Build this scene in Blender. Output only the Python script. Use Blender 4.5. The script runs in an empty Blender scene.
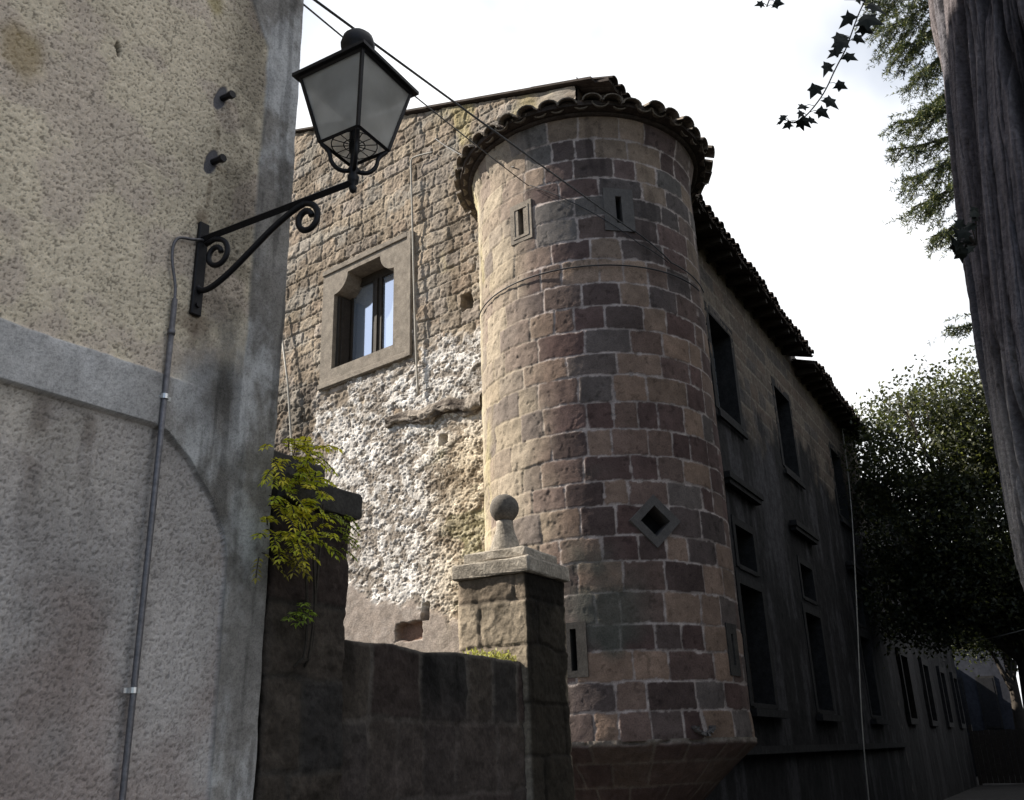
import bpy, bmesh, math, random
import numpy as np
from mathutils import Vector, Matrix

random.seed(7)
R = math.radians
S = bpy.context.scene
COL = S.collection

# ------------------------------------------------------------------ camera, sky, sun, exposure
cam_d = bpy.data.cameras.new('camera')
cam_d.sensor_width = 36.0
cam_d.lens = 940.0 / 1024.0 * 36.0
cam_d.clip_start = 0.05
cam_d.clip_end = 2000
cam = bpy.data.objects.new('camera', cam_d)
COL.objects.link(cam)
PITCH, ROLL = R(20.8), R(1.9)
Fv = Vector((0, math.cos(PITCH), math.sin(PITCH)))
U0 = Vector((0, -math.sin(PITCH), math.cos(PITCH)))
R0 = Vector((1, 0, 0))
Uv = U0 * math.cos(ROLL) + R0 * math.sin(ROLL)
Rv = R0 * math.cos(ROLL) - U0 * math.sin(ROLL)
m = Matrix((Rv, Uv, -Fv)).transposed().to_4x4()
m.translation = Vector((0, 0, 1.6))
cam.matrix_world = m
S.camera = cam

SUN_AZ, SUN_EL = R(-78.3), R(40)
W = bpy.data.worlds.new('World')
S.world = W
W.use_nodes = True
nt = W.node_tree
nt.nodes.clear()
out = nt.nodes.new('ShaderNodeOutputWorld')
sky = nt.nodes.new('ShaderNodeTexSky')
sky.sky_type = 'NISHITA'
sky.sun_disc = False
sky.sun_elevation = SUN_EL
sky.sun_rotation = SUN_AZ
bg1 = nt.nodes.new('ShaderNodeBackground')
bg1.inputs['Strength'].default_value = 0.07
bg2 = nt.nodes.new('ShaderNodeBackground')
bg2.inputs['Color'].default_value = (0.97, 0.985, 1.0, 1)
bg2.inputs['Strength'].default_value = 0.58
tc = nt.nodes.new('ShaderNodeTexCoord')
nz = nt.nodes.new('ShaderNodeTexNoise')
nz.inputs['Scale'].default_value = 2.6
nz.inputs['Detail'].default_value = 5
nz.inputs['Roughness'].default_value = 0.5
rmp = nt.nodes.new('ShaderNodeValToRGB')
rmp.color_ramp.elements[0].position = 0.38
rmp.color_ramp.elements[0].color = (0.5, 0.5, 0.5, 1)
rmp.color_ramp.elements[1].position = 0.52
mixs = nt.nodes.new('ShaderNodeMixShader')
nt.links.new(tc.outputs['Generated'], nz.inputs['Vector'])
nt.links.new(nz.outputs['Fac'], rmp.inputs['Fac'])
# the bright cloud bank stands over the street ahead and to the right; behind the camera the sky is clear
dotn = nt.nodes.new('ShaderNodeVectorMath'); dotn.operation = 'DOT_PRODUCT'
dotn.inputs[1].default_value = (0.64, 0.72, 0.25)
mrn = nt.nodes.new('ShaderNodeMapRange'); mrn.interpolation_type = 'SMOOTHSTEP'
mrn.inputs[1].default_value = -0.45; mrn.inputs[2].default_value = 0.35
mrn.inputs[3].default_value = 0.08; mrn.inputs[4].default_value = 1.0
mul = nt.nodes.new('ShaderNodeMath'); mul.operation = 'MULTIPLY'
nt.links.new(tc.outputs['Generated'], dotn.inputs[0]); nt.links.new(dotn.outputs['Value'], mrn.inputs[0])
nt.links.new(rmp.outputs['Color'], mul.inputs[0]); nt.links.new(mrn.outputs[0], mul.inputs[1])
nt.links.new(mul.outputs[0], mixs.inputs['Fac'])
nt.links.new(sky.outputs['Color'], bg1.inputs['Color'])
nt.links.new(bg1.outputs[0], mixs.inputs[1])
nt.links.new(bg2.outputs[0], mixs.inputs[2])
nt.links.new(mixs.outputs[0], out.inputs['Surface'])

sun_d = bpy.data.lights.new('sun', 'SUN')
sun_d.energy = 5.0
sun_d.angle = R(0.5)
sun_d.color = (1.0, 0.93, 0.82)
sun = bpy.data.objects.new('sun', sun_d)
COL.objects.link(sun)
SDIR = Vector((math.sin(SUN_AZ) * math.cos(SUN_EL), math.cos(SUN_AZ) * math.cos(SUN_EL), math.sin(SUN_EL)))
sun.rotation_euler = (-SDIR).to_track_quat('-Z', 'Y').to_euler()
sun.location = (-6, 2, 14)

S.view_settings.view_transform = 'Standard'
S.view_settings.look = 'None'
S.view_settings.gamma = 1
S.view_settings.exposure = 1.22
S.render.engine = 'CYCLES'
S.cycles.max_bounces = 5
S.cycles.diffuse_bounces = 3

# ------------------------------------------------------------------ helpers
def A(deg):
    a = R(deg)
    return Vector((math.sin(a), math.cos(a), 0))

def frame(o, x, n):
    """local x along, y outward, z up"""
    m = Matrix.Identity(4)
    m.col[0][:3] = x; m.col[1][:3] = n; m.col[2][:3] = (0, 0, 1)
    m.translation = o
    return m

def thing(name, label, cat, loc=(0, 0, 0), group=None):
    o = bpy.data.objects.new(name, None)
    o.empty_display_size = 0.2
    COL.objects.link(o)
    o.location = loc
    o['label'] = label; o['category'] = cat
    if group: o['group'] = group
    return o

def tag(o, label, cat, group=None):
    o['label'] = label; o['category'] = cat
    if group: o['group'] = group
    return o

def wloc(o):
    v = Vector(o.location)
    while o.parent:
        o = o.parent; v += Vector(o.location)
    return v

def link(name, me, mat, parent=None):
    """one mesh object; vertices come in world metres, the origin goes to the foot of the mesh"""
    n = len(me.vertices)
    co = np.empty(n * 3, np.float32); me.vertices.foreach_get('co', co); co = co.reshape(-1, 3)
    lo, hi = co.min(0), co.max(0)
    c = Vector(((lo[0] + hi[0]) / 2, (lo[1] + hi[1]) / 2, lo[2]))
    me.transform(Matrix.Translation(-c))
    o = bpy.data.objects.new(name, me)
    COL.objects.link(o)
    if mat: me.materials.append(mat)
    if parent:
        o.parent = parent
        o.location = c - wloc(parent)
    else:
        o.location = c
    return o

def obj(name, bm, mat, parent=None, smooth=False):
    me = bpy.data.meshes.new(name)
    bmesh.ops.recalc_face_normals(bm, faces=bm.faces[:])
    bm.to_mesh(me); bm.free()
    if smooth:
        me.polygons.foreach_set('use_smooth', [True] * len(me.polygons))
    return link(name, me, mat, parent)

def np_mesh(name, V, Fq, mat, parent=None, col=None, smooth=True, tri=False):
    k = 3 if tri else 4
    me = bpy.data.meshes.new(name)
    me.vertices.add(len(V)); me.vertices.foreach_set('co', np.ascontiguousarray(V, np.float32).ravel())
    nf = len(Fq)
    me.loops.add(nf * k); me.loops.foreach_set('vertex_index', np.ascontiguousarray(Fq, np.int32).ravel())
    me.polygons.add(nf)
    me.polygons.foreach_set('loop_start', np.arange(0, nf * k, k, dtype=np.int32))
    me.polygons.foreach_set('use_smooth', np.full(nf, smooth))
    me.update(calc_edges=True)
    me.validate()
    if col is not None:
        at = me.attributes.new('col', 'FLOAT_COLOR', 'POINT')
        c4 = np.ones((len(V), 4), np.float32); c4[:, :3] = col
        at.data.foreach_set('color', c4.ravel())
    return link(name, me, mat, parent)

def grid(name, P, mat, parent=None, col=None, keep=None, flip=False, smooth=True):
    """P (nv,nu,3) -> one sheet; keep (nv-1,nu-1) leaves openings out"""
    nv, nu = P.shape[:2]
    idx = np.arange(nv * nu).reshape(nv, nu)
    q = np.stack([idx[:-1, :-1], idx[:-1, 1:], idx[1:, 1:], idx[1:, :-1]], -1)
    if flip: q = q[..., ::-1]
    q = q.reshape(-1, 4) if keep is None else q[keep]
    used = np.unique(q); remap = np.full(nv * nu, -1, np.int64); remap[used] = np.arange(len(used))
    V = P.reshape(-1, 3)[used]
    c = None if col is None else col.reshape(-1, 3)[used]
    return np_mesh(name, V, remap[q], mat, parent, c, smooth)

def box(bm, M, x0, x1, y0, y1, z0, z1):
    vs = [bm.verts.new(M @ Vector(p)) for p in ((x0, y0, z0), (x1, y0, z0), (x1, y1, z0), (x0, y1, z0),
                                              (x0, y0, z1), (x1, y0, z1), (x1, y1, z1), (x0, y1, z1))]
    for f in ((0, 1, 2, 3), (4, 5, 6, 7), (0, 1, 5, 4), (1, 2, 6, 5), (2, 3, 7, 6), (3, 0, 4, 7)):
        bm.faces.new([vs[i] for i in f])
    return vs

def bevel(bm, w, seg=2):
    bmesh.ops.bevel(bm, geom=bm.edges[:], offset=w, segments=seg, affect='EDGES', profile=0.5)

def tube(bm, pts, rad, n=8, cap=True, squash=1.0):
    pts = [Vector(p) for p in pts]
    rs = [rad[0] + (rad[1] - rad[0]) * i / (len(pts) - 1) for i in range(len(pts))] if isinstance(rad, tuple) else rad if isinstance(rad, list) else [rad] * len(pts)
    rings = []
    up = None
    for i, p in enumerate(pts):
        d = (pts[min(i + 1, len(pts) - 1)] - pts[max(i - 1, 0)]).normalized()
        if up is None:
            up = Vector((0, 0, 1)) if abs(d.z) < 0.9 else Vector((1, 0, 0))
        s = d.cross(up)
        if s.length < 1e-4: s = d.orthogonal()
        s.normalize(); up = s.cross(d).normalized()
        rings.append([bm.verts.new(p + (s * math.cos(2 * math.pi * k / n) * squash + up * math.sin(2 * math.pi * k / n)) * rs[i]) for k in range(n)])
    for a, b in zip(rings, rings[1:]):
        for k in range(n):
            bm.faces.new((a[k], a[(k + 1) % n], b[(k + 1) % n], b[k]))
    if cap:
        bm.faces.new(rings[0]); bm.faces.new(rings[-1])

def lathe(bm, c, prof, n=24, M=None):
    c = Vector(c); rings = []
    for r, z in prof:
        rings.append([bm.verts.new(c + Vector((max(r, 1e-4) * math.cos(2 * math.pi * k / n), max(r, 1e-4) * math.sin(2 * math.pi * k / n), z))) for k in range(n)])
    for a, b in zip(rings, rings[1:]):
        for k in range(n):
            bm.faces.new((a[k], a[(k + 1) % n], b[(k + 1) % n], b[k]))
    bm.faces.new(rings[0]); bm.faces.new(rings[-1])

# numpy noise ------------------------------------------------------
def _h(ix, iy, seed):
    with np.errstate(over='ignore'):
        h = (ix.astype(np.uint32) * np.uint32(374761393) + iy.astype(np.uint32) * np.uint32(668265263) + np.uint32(seed * 974711 + 12345))
        h = (h ^ (h >> np.uint32(13))) * np.uint32(1274126177)
        h = h ^ (h >> np.uint32(16))
    return (h & np.uint32(0xffffff)).astype(np.float64) / 0xffffff

def vnoise(x, y, seed=0):
    x = np.asarray(x, float) + 1000; y = np.asarray(y, float) + 1000
    ix = np.floor(x).astype(np.int64); iy = np.floor(y).astype(np.int64)
    fx = x - ix; fy = y - iy
    fx = fx * fx * (3 - 2 * fx); fy = fy * fy * (3 - 2 * fy)
    a = _h(ix, iy, seed); b = _h(ix + 1, iy, seed); c = _h(ix, iy + 1, seed); d = _h(ix + 1, iy + 1, seed)
    return (a * (1 - fx) + b * fx) * (1 - fy) + (c * (1 - fx) + d * fx) * fy

def fbm(x, y, o=4, seed=0, g=0.5):
    s = 0; a = 1; t = 0
    for i in range(o):
        c, sn = math.cos(i * 0.7), math.sin(i * 0.7)
        s = s + a * vnoise((x * c - y * sn) * 2 ** i, (x * sn + y * c) * 2 ** i, seed + i * 17); t += a; a *= g
    return s / t

def ss(a, b, x):
    t = np.clip((x - a) / (b - a), 0, 1)
    return t * t * (3 - 2 * t)

def rid(i, seed):
    return _h(np.asarray(i, np.int64), np.asarray(i, np.int64) * 7 + 3, seed)

def masonry(u, v, ch, bw, seed, warp=0.01, jit=0.3, chj=0.12):
    """random ashlar: block id, distance to the joint"""
    rg = np.random.RandomState(seed)
    uu = u + warp * (fbm(u * 5, v * 5, 3, seed + 1) - .5) * 2
    vv = v + warp * (fbm(u * 5, v * 5, 3, seed + 2) - .5) * 2
    v0, v1 = vv.min() - ch, vv.max() + 2 * ch
    e = [v0]
    while e[-1] < v1: e.append(e[-1] + ch * (1 + chj * (rg.rand() * 2 - 1)))
    e = np.array(e)
    k = np.searchsorted(e, vv) - 1
    idd = np.zeros(u.shape, np.int64); du = np.zeros(u.shape)
    u0, u1 = uu.min() - 2 * bw, uu.max() + 2 * bw
    for kk in range(len(e)):
        b = [u0 - rg.rand() * bw]
        while b[-1] < u1: b.append(b[-1] + bw * (1 + jit * (rg.rand() * 2 - 1)))
        b = np.array(b)
        mk = k == kk
        if not mk.any(): continue
        q = uu[mk]; j = np.searchsorted(b, q) - 1
        idd[mk] = kk * 1000 + j
        du[mk] = np.minimum(q - b[j], b[j + 1] - q)
    dv = np.minimum(vv - e[k], e[k + 1] - vv)
    r = 0.03
    d = np.minimum(du, dv)
    both = (du < r) & (dv < r)
    d = np.where(both, r - np.sqrt((r - np.minimum(du, r)) ** 2 + (r - np.minimum(dv, r)) ** 2), d)
    return idd, np.maximum(d, 0), k

def mixc(a, b, t):
    return a * (1 - t[..., None]) + b * t[..., None]

def pick(pal, ids, seed):
    pal = np.array(pal, float)
    j = (rid(ids, seed) * len(pal)).astype(int) % len(pal)
    return pal[j]

# materials --------------------------------------------------------
def new_mat(name):
    mt = bpy.data.materials.new(name); mt.use_nodes = True
    return mt, mt.node_tree, mt.node_tree.nodes['Principled BSDF']

def stone_mat(name, rough=0.95, scale=60, bump=0.5, dist=0.006, var=0.25, color=None, scale2=9, var2=0.2, pits=0.0, pscale=55, spec=0.15):
    """weathered mineral surface; base colour from the 'col' attribute (colour of each block) or one colour"""
    mt, t, p = new_mat(name)
    N = t.nodes; L = t.links
    co = N.new('ShaderNodeTexCoord')
    if color is None:
        base = N.new('ShaderNodeAttribute'); base.attribute_name = 'col'; bc = base.outputs['Color']
    else:
        base = N.new('ShaderNodeRGB'); base.outputs[0].default_value = (*color, 1); bc = base.outputs[0]
    n1 = N.new('ShaderNodeTexNoise'); n1.inputs['Scale'].default_value = scale; n1.inputs['Detail'].default_value = 4; n1.inputs['Roughness'].default_value = 0.65
    n2 = N.new('ShaderNodeTexNoise'); n2.inputs['Scale'].default_value = scale2; n2.inputs['Detail'].default_value = 5; n2.inputs['Roughness'].default_value = 0.6
    L.new(co.outputs['Object'], n1.inputs['Vector']); L.new(co.outputs['Object'], n2.inputs['Vector'])
    r1 = N.new('ShaderNodeMapRange'); r1.inputs[1].default_value = 0.3; r1.inputs[2].default_value = 0.7
    r1.inputs[3].default_value = 1 - var; r1.inputs[4].default_value = 1 + var
    r2 = N.new('ShaderNodeMapRange'); r2.inputs[1].default_value = 0.3; r2.inputs[2].default_value = 0.7
    r2.inputs[3].default_value = 1 - var2; r2.inputs[4].default_value = 1 + var2
    L.new(n1.outputs['Fac'], r1.inputs[0]); L.new(n2.outputs['Fac'], r2.inputs[0])
    mu = N.new('ShaderNodeMath'); mu.operation = 'MULTIPLY'
    L.new(r1.outputs[0], mu.inputs[0]); L.new(r2.outputs[0], mu.inputs[1])
    height = n1.outputs['Fac']; fac = mu.outputs[0]
    if pits > 0:
        vo = N.new('ShaderNodeTexVoronoi'); vo.inputs['Scale'].default_value = pscale; vo.inputs['Randomness'].default_value = 1
        nd = N.new('ShaderNodeTexNoise'); nd.inputs['Scale'].default_value = pscale * 0.8
        L.new(co.outputs['Object'], nd.inputs['Vector'])
        ad = N.new('ShaderNodeVectorMath'); ad.operation = 'MULTIPLY_ADD'; ad.inputs[1].default_value = (0.03,) * 3
        L.new(nd.outputs['Color'], ad.inputs[0]); L.new(co.outputs['Object'], ad.inputs[2])
        L.new(ad.outputs[0], vo.inputs['Vector'])
        rp = N.new('ShaderNodeMapRange'); rp.inputs[1].default_value = 0.12; rp.inputs[2].default_value = 0.3; rp.inputs[3].default_value = 1 - pits; rp.inputs[4].default_value = 1
        L.new(vo.outputs['Distance'], rp.inputs[0])
        m3 = N.new('ShaderNodeMath'); m3.operation = 'MULTIPLY'; L.new(fac, m3.inputs[0]); L.new(rp.outputs[0], m3.inputs[1]); fac = m3.outputs[0]
        m4 = N.new('ShaderNodeMath'); m4.operation = 'MULTIPLY'; L.new(rp.outputs[0], m4.inputs[0]); L.new(height, m4.inputs[1]); height = m4.outputs[0]
    vm = N.new('ShaderNodeVectorMath'); vm.operation = 'SCALE'
    L.new(bc, vm.inputs[0]); L.new(fac, vm.inputs['Scale'])
    L.new(vm.outputs[0], p.inputs['Base Color'])
    bp = N.new('ShaderNodeBump'); bp.inputs['Strength'].default_value = bump; bp.inputs['Distance'].default_value = dist
    L.new(height, bp.inputs['Height']); L.new(bp.outputs[0], p.inputs['Normal'])
    p.inputs['Roughness'].default_value = rough
    p.inputs['Specular IOR Level'].default_value = spec
    return mt

def plain_mat(name, color, rough=0.6, metal=0.0, var=0.2, scale=30, bump=0.1, spec=0.4):
    mt = stone_mat(name, rough, scale, bump, 0.003, var, color, 6, var * 0.7, spec=spec)
    mt.node_tree.nodes['Principled BSDF'].inputs['Metallic'].default_value = metal
    return mt

def leaf_mat(name, color, tip=None, trans=0.42, rough=0.5):
    mt, t, p = new_mat(name)
    N = t.nodes; L = t.links
    at = N.new('ShaderNodeAttribute'); at.attribute_name = 'col'
    L.new(at.outputs['Color'], p.inputs['Base Color'])
    p.inputs['Roughness'].default_value = rough
    p.inputs['Specular IOR Level'].default_value = 0.35
    tr = N.new('ShaderNodeBsdfTranslucent')
    vm = N.new('ShaderNodeVectorMath'); vm.operation = 'MULTIPLY'; vm.inputs[1].default_value = (1.2, 1.3, 0.6)
    L.new(at.outputs['Color'], vm.inputs[0]); L.new(vm.outputs[0], tr.inputs['Color'])
    mx = N.new('ShaderNodeMixShader'); mx.inputs[0].default_value = trans
    L.new(p.outputs[0], mx.inputs[1]); L.new(tr.outputs[0], mx.inputs[2])
    L.new(mx.outputs[0], N['Material Output'].inputs['Surface'])
    return mt

M_tower = stone_mat('tuff_blocks', scale=70, bump=0.55, dist=0.008, var=0.22, var2=0.18, pits=0.25, pscale=45)
M_gable = stone_mat('rubble_and_plaster', scale=45, bump=0.8, dist=0.012, var=0.25, var2=0.22)
M_street = stone_mat('grimy_masonry', scale=30, bump=0.6, dist=0.01, var=0.3, var2=0.3)
M_stucco = stone_mat('rough_stucco', scale=170, bump=0.8, dist=0.004, var=0.16, scale2=14, var2=0.12)
M_pier = stone_mat('pier_stone', scale=50, bump=0.7, dist=0.008, var=0.3, var2=0.3)
M_cap = stone_mat('cap_stone', scale=60, bump=0.8, dist=0.008, var=0.35, var2=0.45, color=(0.27, 0.24, 0.20))
M_frame = stone_mat('dressed_stone', scale=60, bump=0.7, dist=0.008, var=0.28, var2=0.3, color=(0.185, 0.16, 0.132))
M_grey = stone_mat('grey_lava_stone', scale=70, bump=0.5, dist=0.005, var=0.2, var2=0.2, color=(0.10, 0.092, 0.087))
M_cap2 = stone_mat('dark_cap_stone', scale=70, bump=0.5, dist=0.005, var=0.3, var2=0.3, color=(0.05, 0.046, 0.042))
M_dark = stone_mat('dark_recess', scale=20, bump=0.2, var=0.2, color=(0.02, 0.02, 0.022))
M_tile = stone_mat('old_roof_tile', scale=40, bump=0.5, dist=0.006, var=0.35, var2=0.35, color=(0.05, 0.04, 0.035))
M_tile2 = stone_mat('lichen_roof_tile', scale=40, bump=0.6, dist=0.006, var=0.45, var2=0.45, color=(0.15, 0.128, 0.105))
M_wood = stone_mat('dark_timber', scale=40, bump=0.4, var=0.3, color=(0.035, 0.028, 0.022), rough=0.7)
M_ledge = stone_mat('broken_ledge_stone', scale=40, bump=0.9, dist=0.015, var=0.35, var2=0.4)
M_iron = plain_mat('black_iron', (0.012, 0.011, 0.013), 0.55, 0.3, 0.35, 60, 0.25, 0.4)
M_pipe = plain_mat('galvanised_pipe', (0.15, 0.145, 0.155), 0.5, 0.5, 0.3, 60, 0.15)
M_rope = plain_mat('pale_cable', (0.30, 0.28, 0.245), 0.8, 0, 0.2)
M_cable = plain_mat('black_cable', (0.02, 0.02, 0.022), 0.6, 0, 0.2)
M_steel = plain_mat('bright_steel', (0.55, 0.55, 0.55), 0.35, 0.8, 0.2)
M_bark = stone_mat('furrowed_bark', scale=55, bump=0.8, dist=0.01, var=0.3, var2=0.25)
M_wood_bark = stone_mat('twig_bark', scale=50, bump=0.4, var=0.3, color=(0.05, 0.042, 0.035))
M_leaf = leaf_mat('foliage', None)
M_ivy = leaf_mat('ivy_leaf', None, trans=0.04)
M_needle = leaf_mat('cedar_needles', None, trans=0.15)
M_ground = stone_mat('worn_paving', scale=6, bump=0.4, dist=0.02, var=0.25, color=(0.03, 0.028, 0.027), scale2=0.8)

mt, t, p = new_mat('window_glass')
p.inputs['Base Color'].default_value = (0.55, 0.62, 0.72, 1); p.inputs['Metallic'].default_value = 0.75
p.inputs['Roughness'].default_value = 0.06
M_glass = mt
mt, t, p = new_mat('dusty_dark_glass')
p.inputs['Base Color'].default_value = (0.02, 0.023, 0.03, 1); p.inputs['Roughness'].default_value = 0.2
M_dglass = mt
mt, t, p = new_mat('frosted_lamp_glass')
N = t.nodes; L = t.links
co = N.new('ShaderNodeTexCoord'); n1 = N.new('ShaderNodeTexNoise'); n1.inputs['Scale'].default_value = 9
n1.inputs['Detail'].default_value = 4
L.new(co.outputs['Object'], n1.inputs['Vector'])
cr = N.new('ShaderNodeValToRGB'); cr.color_ramp.elements[0].color = (0.42, 0.41, 0.39, 1); cr.color_ramp.elements[1].color = (0.78, 0.77, 0.74, 1)
cr.color_ramp.elements[0].position = 0.3; cr.color_ramp.elements[1].position = 0.7
L.new(n1.outputs['Fac'], cr.inputs['Fac']); L.new(cr.outputs[0], p.inputs['Base Color'])
p.inputs['Roughness'].default_value = 0.35
tr = N.new('ShaderNodeBsdfTranslucent'); tr.inputs['Color'].default_value = (0.85, 0.85, 0.82, 1)
mx = N.new('ShaderNodeMixShader'); mx.inputs[0].default_value = 0.5
L.new(p.outputs[0], mx.inputs[1]); L.new(tr.outputs[0], mx.inputs[2])
tp_ = N.new('ShaderNodeBsdfTransparent'); m2 = N.new('ShaderNodeMixShader'); m2.inputs[0].default_value = 0.36
L.new(mx.outputs[0], m2.inputs[1]); L.new(tp_.outputs[0], m2.inputs[2]); L.new(m2.outputs[0], N['Material Output'].inputs['Surface'])
M_lamp = mt

# ------------------------------------------------------------------ the ground
bm = bmesh.new()
box(bm, Matrix.Identity(4), -400, 400, -300, 700, -1.0, 0.0)
g = obj('ground', bm, M_ground); g['kind'] = 'structure'

# ------------------------------------------------------------------ layout
T = 10.33 * A(5.5)                    # tower axis = corner of the big building
SD, SN = A(29.5), A(119.5)            # street facade: along, outward
GD, GN = A(-52), A(-142)              # gable wall: along, outward
HD, HN = A(34.5), A(124.5)            # stuccoed house: along, outward
HP = -2.8 * HN
RT = 1.334

# ------------------------------------------------------------------ the stone building
bld = thing('stone_building', 'big old stone building with rough gable wall and tiled roof behind the round tower', 'building', T)

# gable wall ---------------------------------------------------------
ROOF0, SL = 9.95, 0.36
def axis(*segs):
    a = []
    for lo, hi, st in segs:
        a += list(np.arange(lo, hi - 1e-6, st))
    a.append(segs[-1][1])
    return np.array(a)
tt = axis((0.0, 1.0, .1), (1.0, 6.6, .0145), (6.6, 9.0, .15))
zz = np.linspace(0, 1, 800)
tg, zn = np.meshgrid(tt, zz)
top = ROOF0 + SL * np.minimum(tg, 14 - tg)
zlow = 1.2
zg = zlow + zn * (top - zlow)
ids, d, kk = masonry(tg, zg, 0.25, 0.36, 21, warp=0.03, jit=0.5, chj=0.25)
f1 = fbm(tg * 2.2, zg * 2.2, 5, 31); f2 = fbm(tg * 9, zg * 9, 4, 41); f3 = fbm(tg * 22, zg * 22, 3, 47)
f4 = fbm(tg * 45, zg * 45, 2, 49)
blockface = ss(0.002, 0.022, d + (f3 - .5) * .02)
keepj = ss(.35, .6, fbm(tg * 1.7, zg * 1.7, 3, 35))
h_st = blockface * (0.008 + 0.010 * keepj) + 0.016 * rid(ids, 5) + (f1 - .5) * .05 + (f2 - .5) * 0.03 + (f3 - .5) * 0.022 + (f4 - .5) * .012
c_st = pick([(.25, .20, .152), (.22, .175, .13), (.27, .22, .165), (.19, .155, .12), (.245, .205, .17), (.21, .163, .122)], ids, 3)
c_mo = np.array((.22, .185, .145))
c1 = mixc(np.broadcast_to(c_mo, c_st.shape), c_st, ss(0.0, 0.02, d))
c1 = c1 * (0.7 + 0.6 * f1)[..., None] * (.75 + .5 * f2)[..., None]
st1 = ss(.52, .66, fbm(tg * 2.6, zg * 1.0, 5, 109, .62))
c1 = mixc(c1, c1 * np.array((.55, .53, .50)), st1 * .75)
gry = ss(.5, .66, fbm(tg * 1.8 + 7, zg * 2.4, 5, 113, .62))
c1 = mixc(c1, np.array((.24, .225, .20)) * (.7 + .6 * f3)[..., None], gry * .5)
# old plaster left on the lower wall
line = 6.75 + 0.30 * (4.75 - tg) * 0.5
pl = ss(-0.16, 0.16, line - zg + (f1 - .5) * 1.7 + (f2 - .5) * 0.5)
pl = pl * ss(-0.12, 0.12, 4.95 + 0.35 * (zg < 5.8) - tg + (f1 - .5) * 1.0)
lost = ss(0.60, 0.68, fbm(tg * 3.1, zg * 3.1, 5, 77, 0.6)) * ss(5.2, 6.0, zg)
pl = pl * (1 - lost)
big = fbm(tg * 4.2, zg * 4.6, 5, 57, 0.62)
rug = fbm(tg * 11, zg * 13, 4, 61, 0.6)
crag = 1 - np.abs(fbm(tg * 7, zg * 8, 5, 63, .7) - .5) * 2
crag2 = 1 - np.abs(fbm(tg * 17 + 4, zg * 17, 4, 67, .7) - .5) * 2
skin_n = fbm(tg * 9 + .6 * f1, zg * 13, 6, 73, .74)
skin = ss(.455, .475, skin_n + (fbm(tg * 1.6, zg * 1.6, 3, 79) - .5) * .16)
thin = ss(.50, .515, fbm(tg * 5, zg * 6, 6, 83, .66))
h_pl = 0.035 + (big - .5) * 0.035 + skin * .008 + thin * skin * .004 - ss(.86, .99, crag) * 0.013 + (rug - .5) * 0.008 + (f3 - .5) * 0.013 + (f4 - .5) * .013
white = skin * (.62 + .38 * thin) * (.55 + .9 * fbm(tg * 24, zg * 30, 4, 87, .7))
c_pl = mixc(np.broadcast_to(np.array((.23, .20, .17)), c_st.shape), np.broadcast_to(np.array((.58, .555, .525)), c_st.shape), white)
beige = ss(0, 1, (3.1 - tg) * 0.9) * ss(6.2, 5.2, zg)
c_pl = mixc(c_pl, c_pl * np.array((.86, .76, .60)), beige)
mossy = ss(.56, .66, fbm(tg * 3, zg * 3, 4, 91)) * ss(2.9, 2.1, tg) * ss(6.2, 5.6, zg)
c_pl = mixc(c_pl, np.broadcast_to(np.array((.17, .19, .07)), c_pl.shape), mossy * 0.3)
dirt = ss(.5, .64, fbm(tg * 2.4, zg * 3.0, 5, 117, .65))
c_pl = mixc(c_pl, c_pl * np.array((.58, .55, .52)), dirt * .8)
# diagonal shadow near the courtyard wall, painted as smooth grey-brown plaster
low_shadow = ss(-0.06, 0.06, 3.93 - 0.40 * (4.3 - tg) + (f1 - .5) * 0.5 - zg)
h_pl = h_pl * (1 - low_shadow) + low_shadow * (0.06 + (f2 - .5) * 0.012)
c_pl = mixc(c_pl, np.broadcast_to(np.array((.21, .175, .15)), c_pl.shape) * (0.8 + 0.4 * f2)[..., None], low_shadow * 0.9)
hg = h_st * (1 - pl) + h_pl * pl
cg = mixc(c1, c_pl, pl)
# dark weathered rubble left of the plaster and a stained streak below the tower eave
dk = ss(4.8, 5.2, tg) * ss(7.6, 6.9, zg + (f1 - .5) * 0.8)
cg = mixc(cg, cg * 0.6, dk); hg = hg + dk * (rug - .5) * 0.07
strk = ss(0.30, 0.1, np.abs(tg - 2.45 + (f1 - .5) * 0.5)) * ss(7.0, 7.8, zg) * ss(10.4, 9.6, zg)
cg = mixc(cg, np.broadcast_to(np.array((.19, .165, .14)), cg.shape), strk * 0.55)
lich = ss(.55, .7, fbm(tg * 2.0, zg * 1.2, 4, 101)) * ss(2.8, 2.0, tg) * ss(6.9, 7.4, zg)
cg = mixc(cg, np.broadcast_to(np.array((.30, .25, .12)), cg.shape), lich * 0.6)
# holes left by scaffold beams and fallen stones
for (ht, hz, a, b, dep) in ((2.38, 5.53, .075, .075, .2), (2.70, 3.33, .07, .11, .2), (1.97, 7.42, .10, .13, .16), (5.35, 6.55, .04, .05, .1), (2.98, 3.12, .24, .12, .05)):
    k = ss(1.0, 0.8, np.maximum(np.abs(tg - ht) / a, np.abs(zg - hz) / b) + (f2 - .5) * 0.5)
    hg = hg * (1 - k) - dep * k
    if a > .2: cg = mixc(cg, np.broadcast_to(np.array((.15, .095, .07)), cg.shape), k)
Pg = np.array(T)[None, None] + np.array(GD)[None, None] * tg[..., None] + np.array(GN)[None, None] * hg[..., None]
Pg[..., 2] = zg
tc_ = (tg[:-1, :-1] + tg[1:, 1:]) / 2; zc_ = (zg[:-1, :-1] + zg[1:, 1:]) / 2
keep = ~((tc_ > 3.3) & (tc_ < 4.72) & (zc_ > 7.1) & (zc_ < 8.8))
gw = grid('gable_wall', Pg, M_gable, bld, cg, keep, flip=True)

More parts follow.
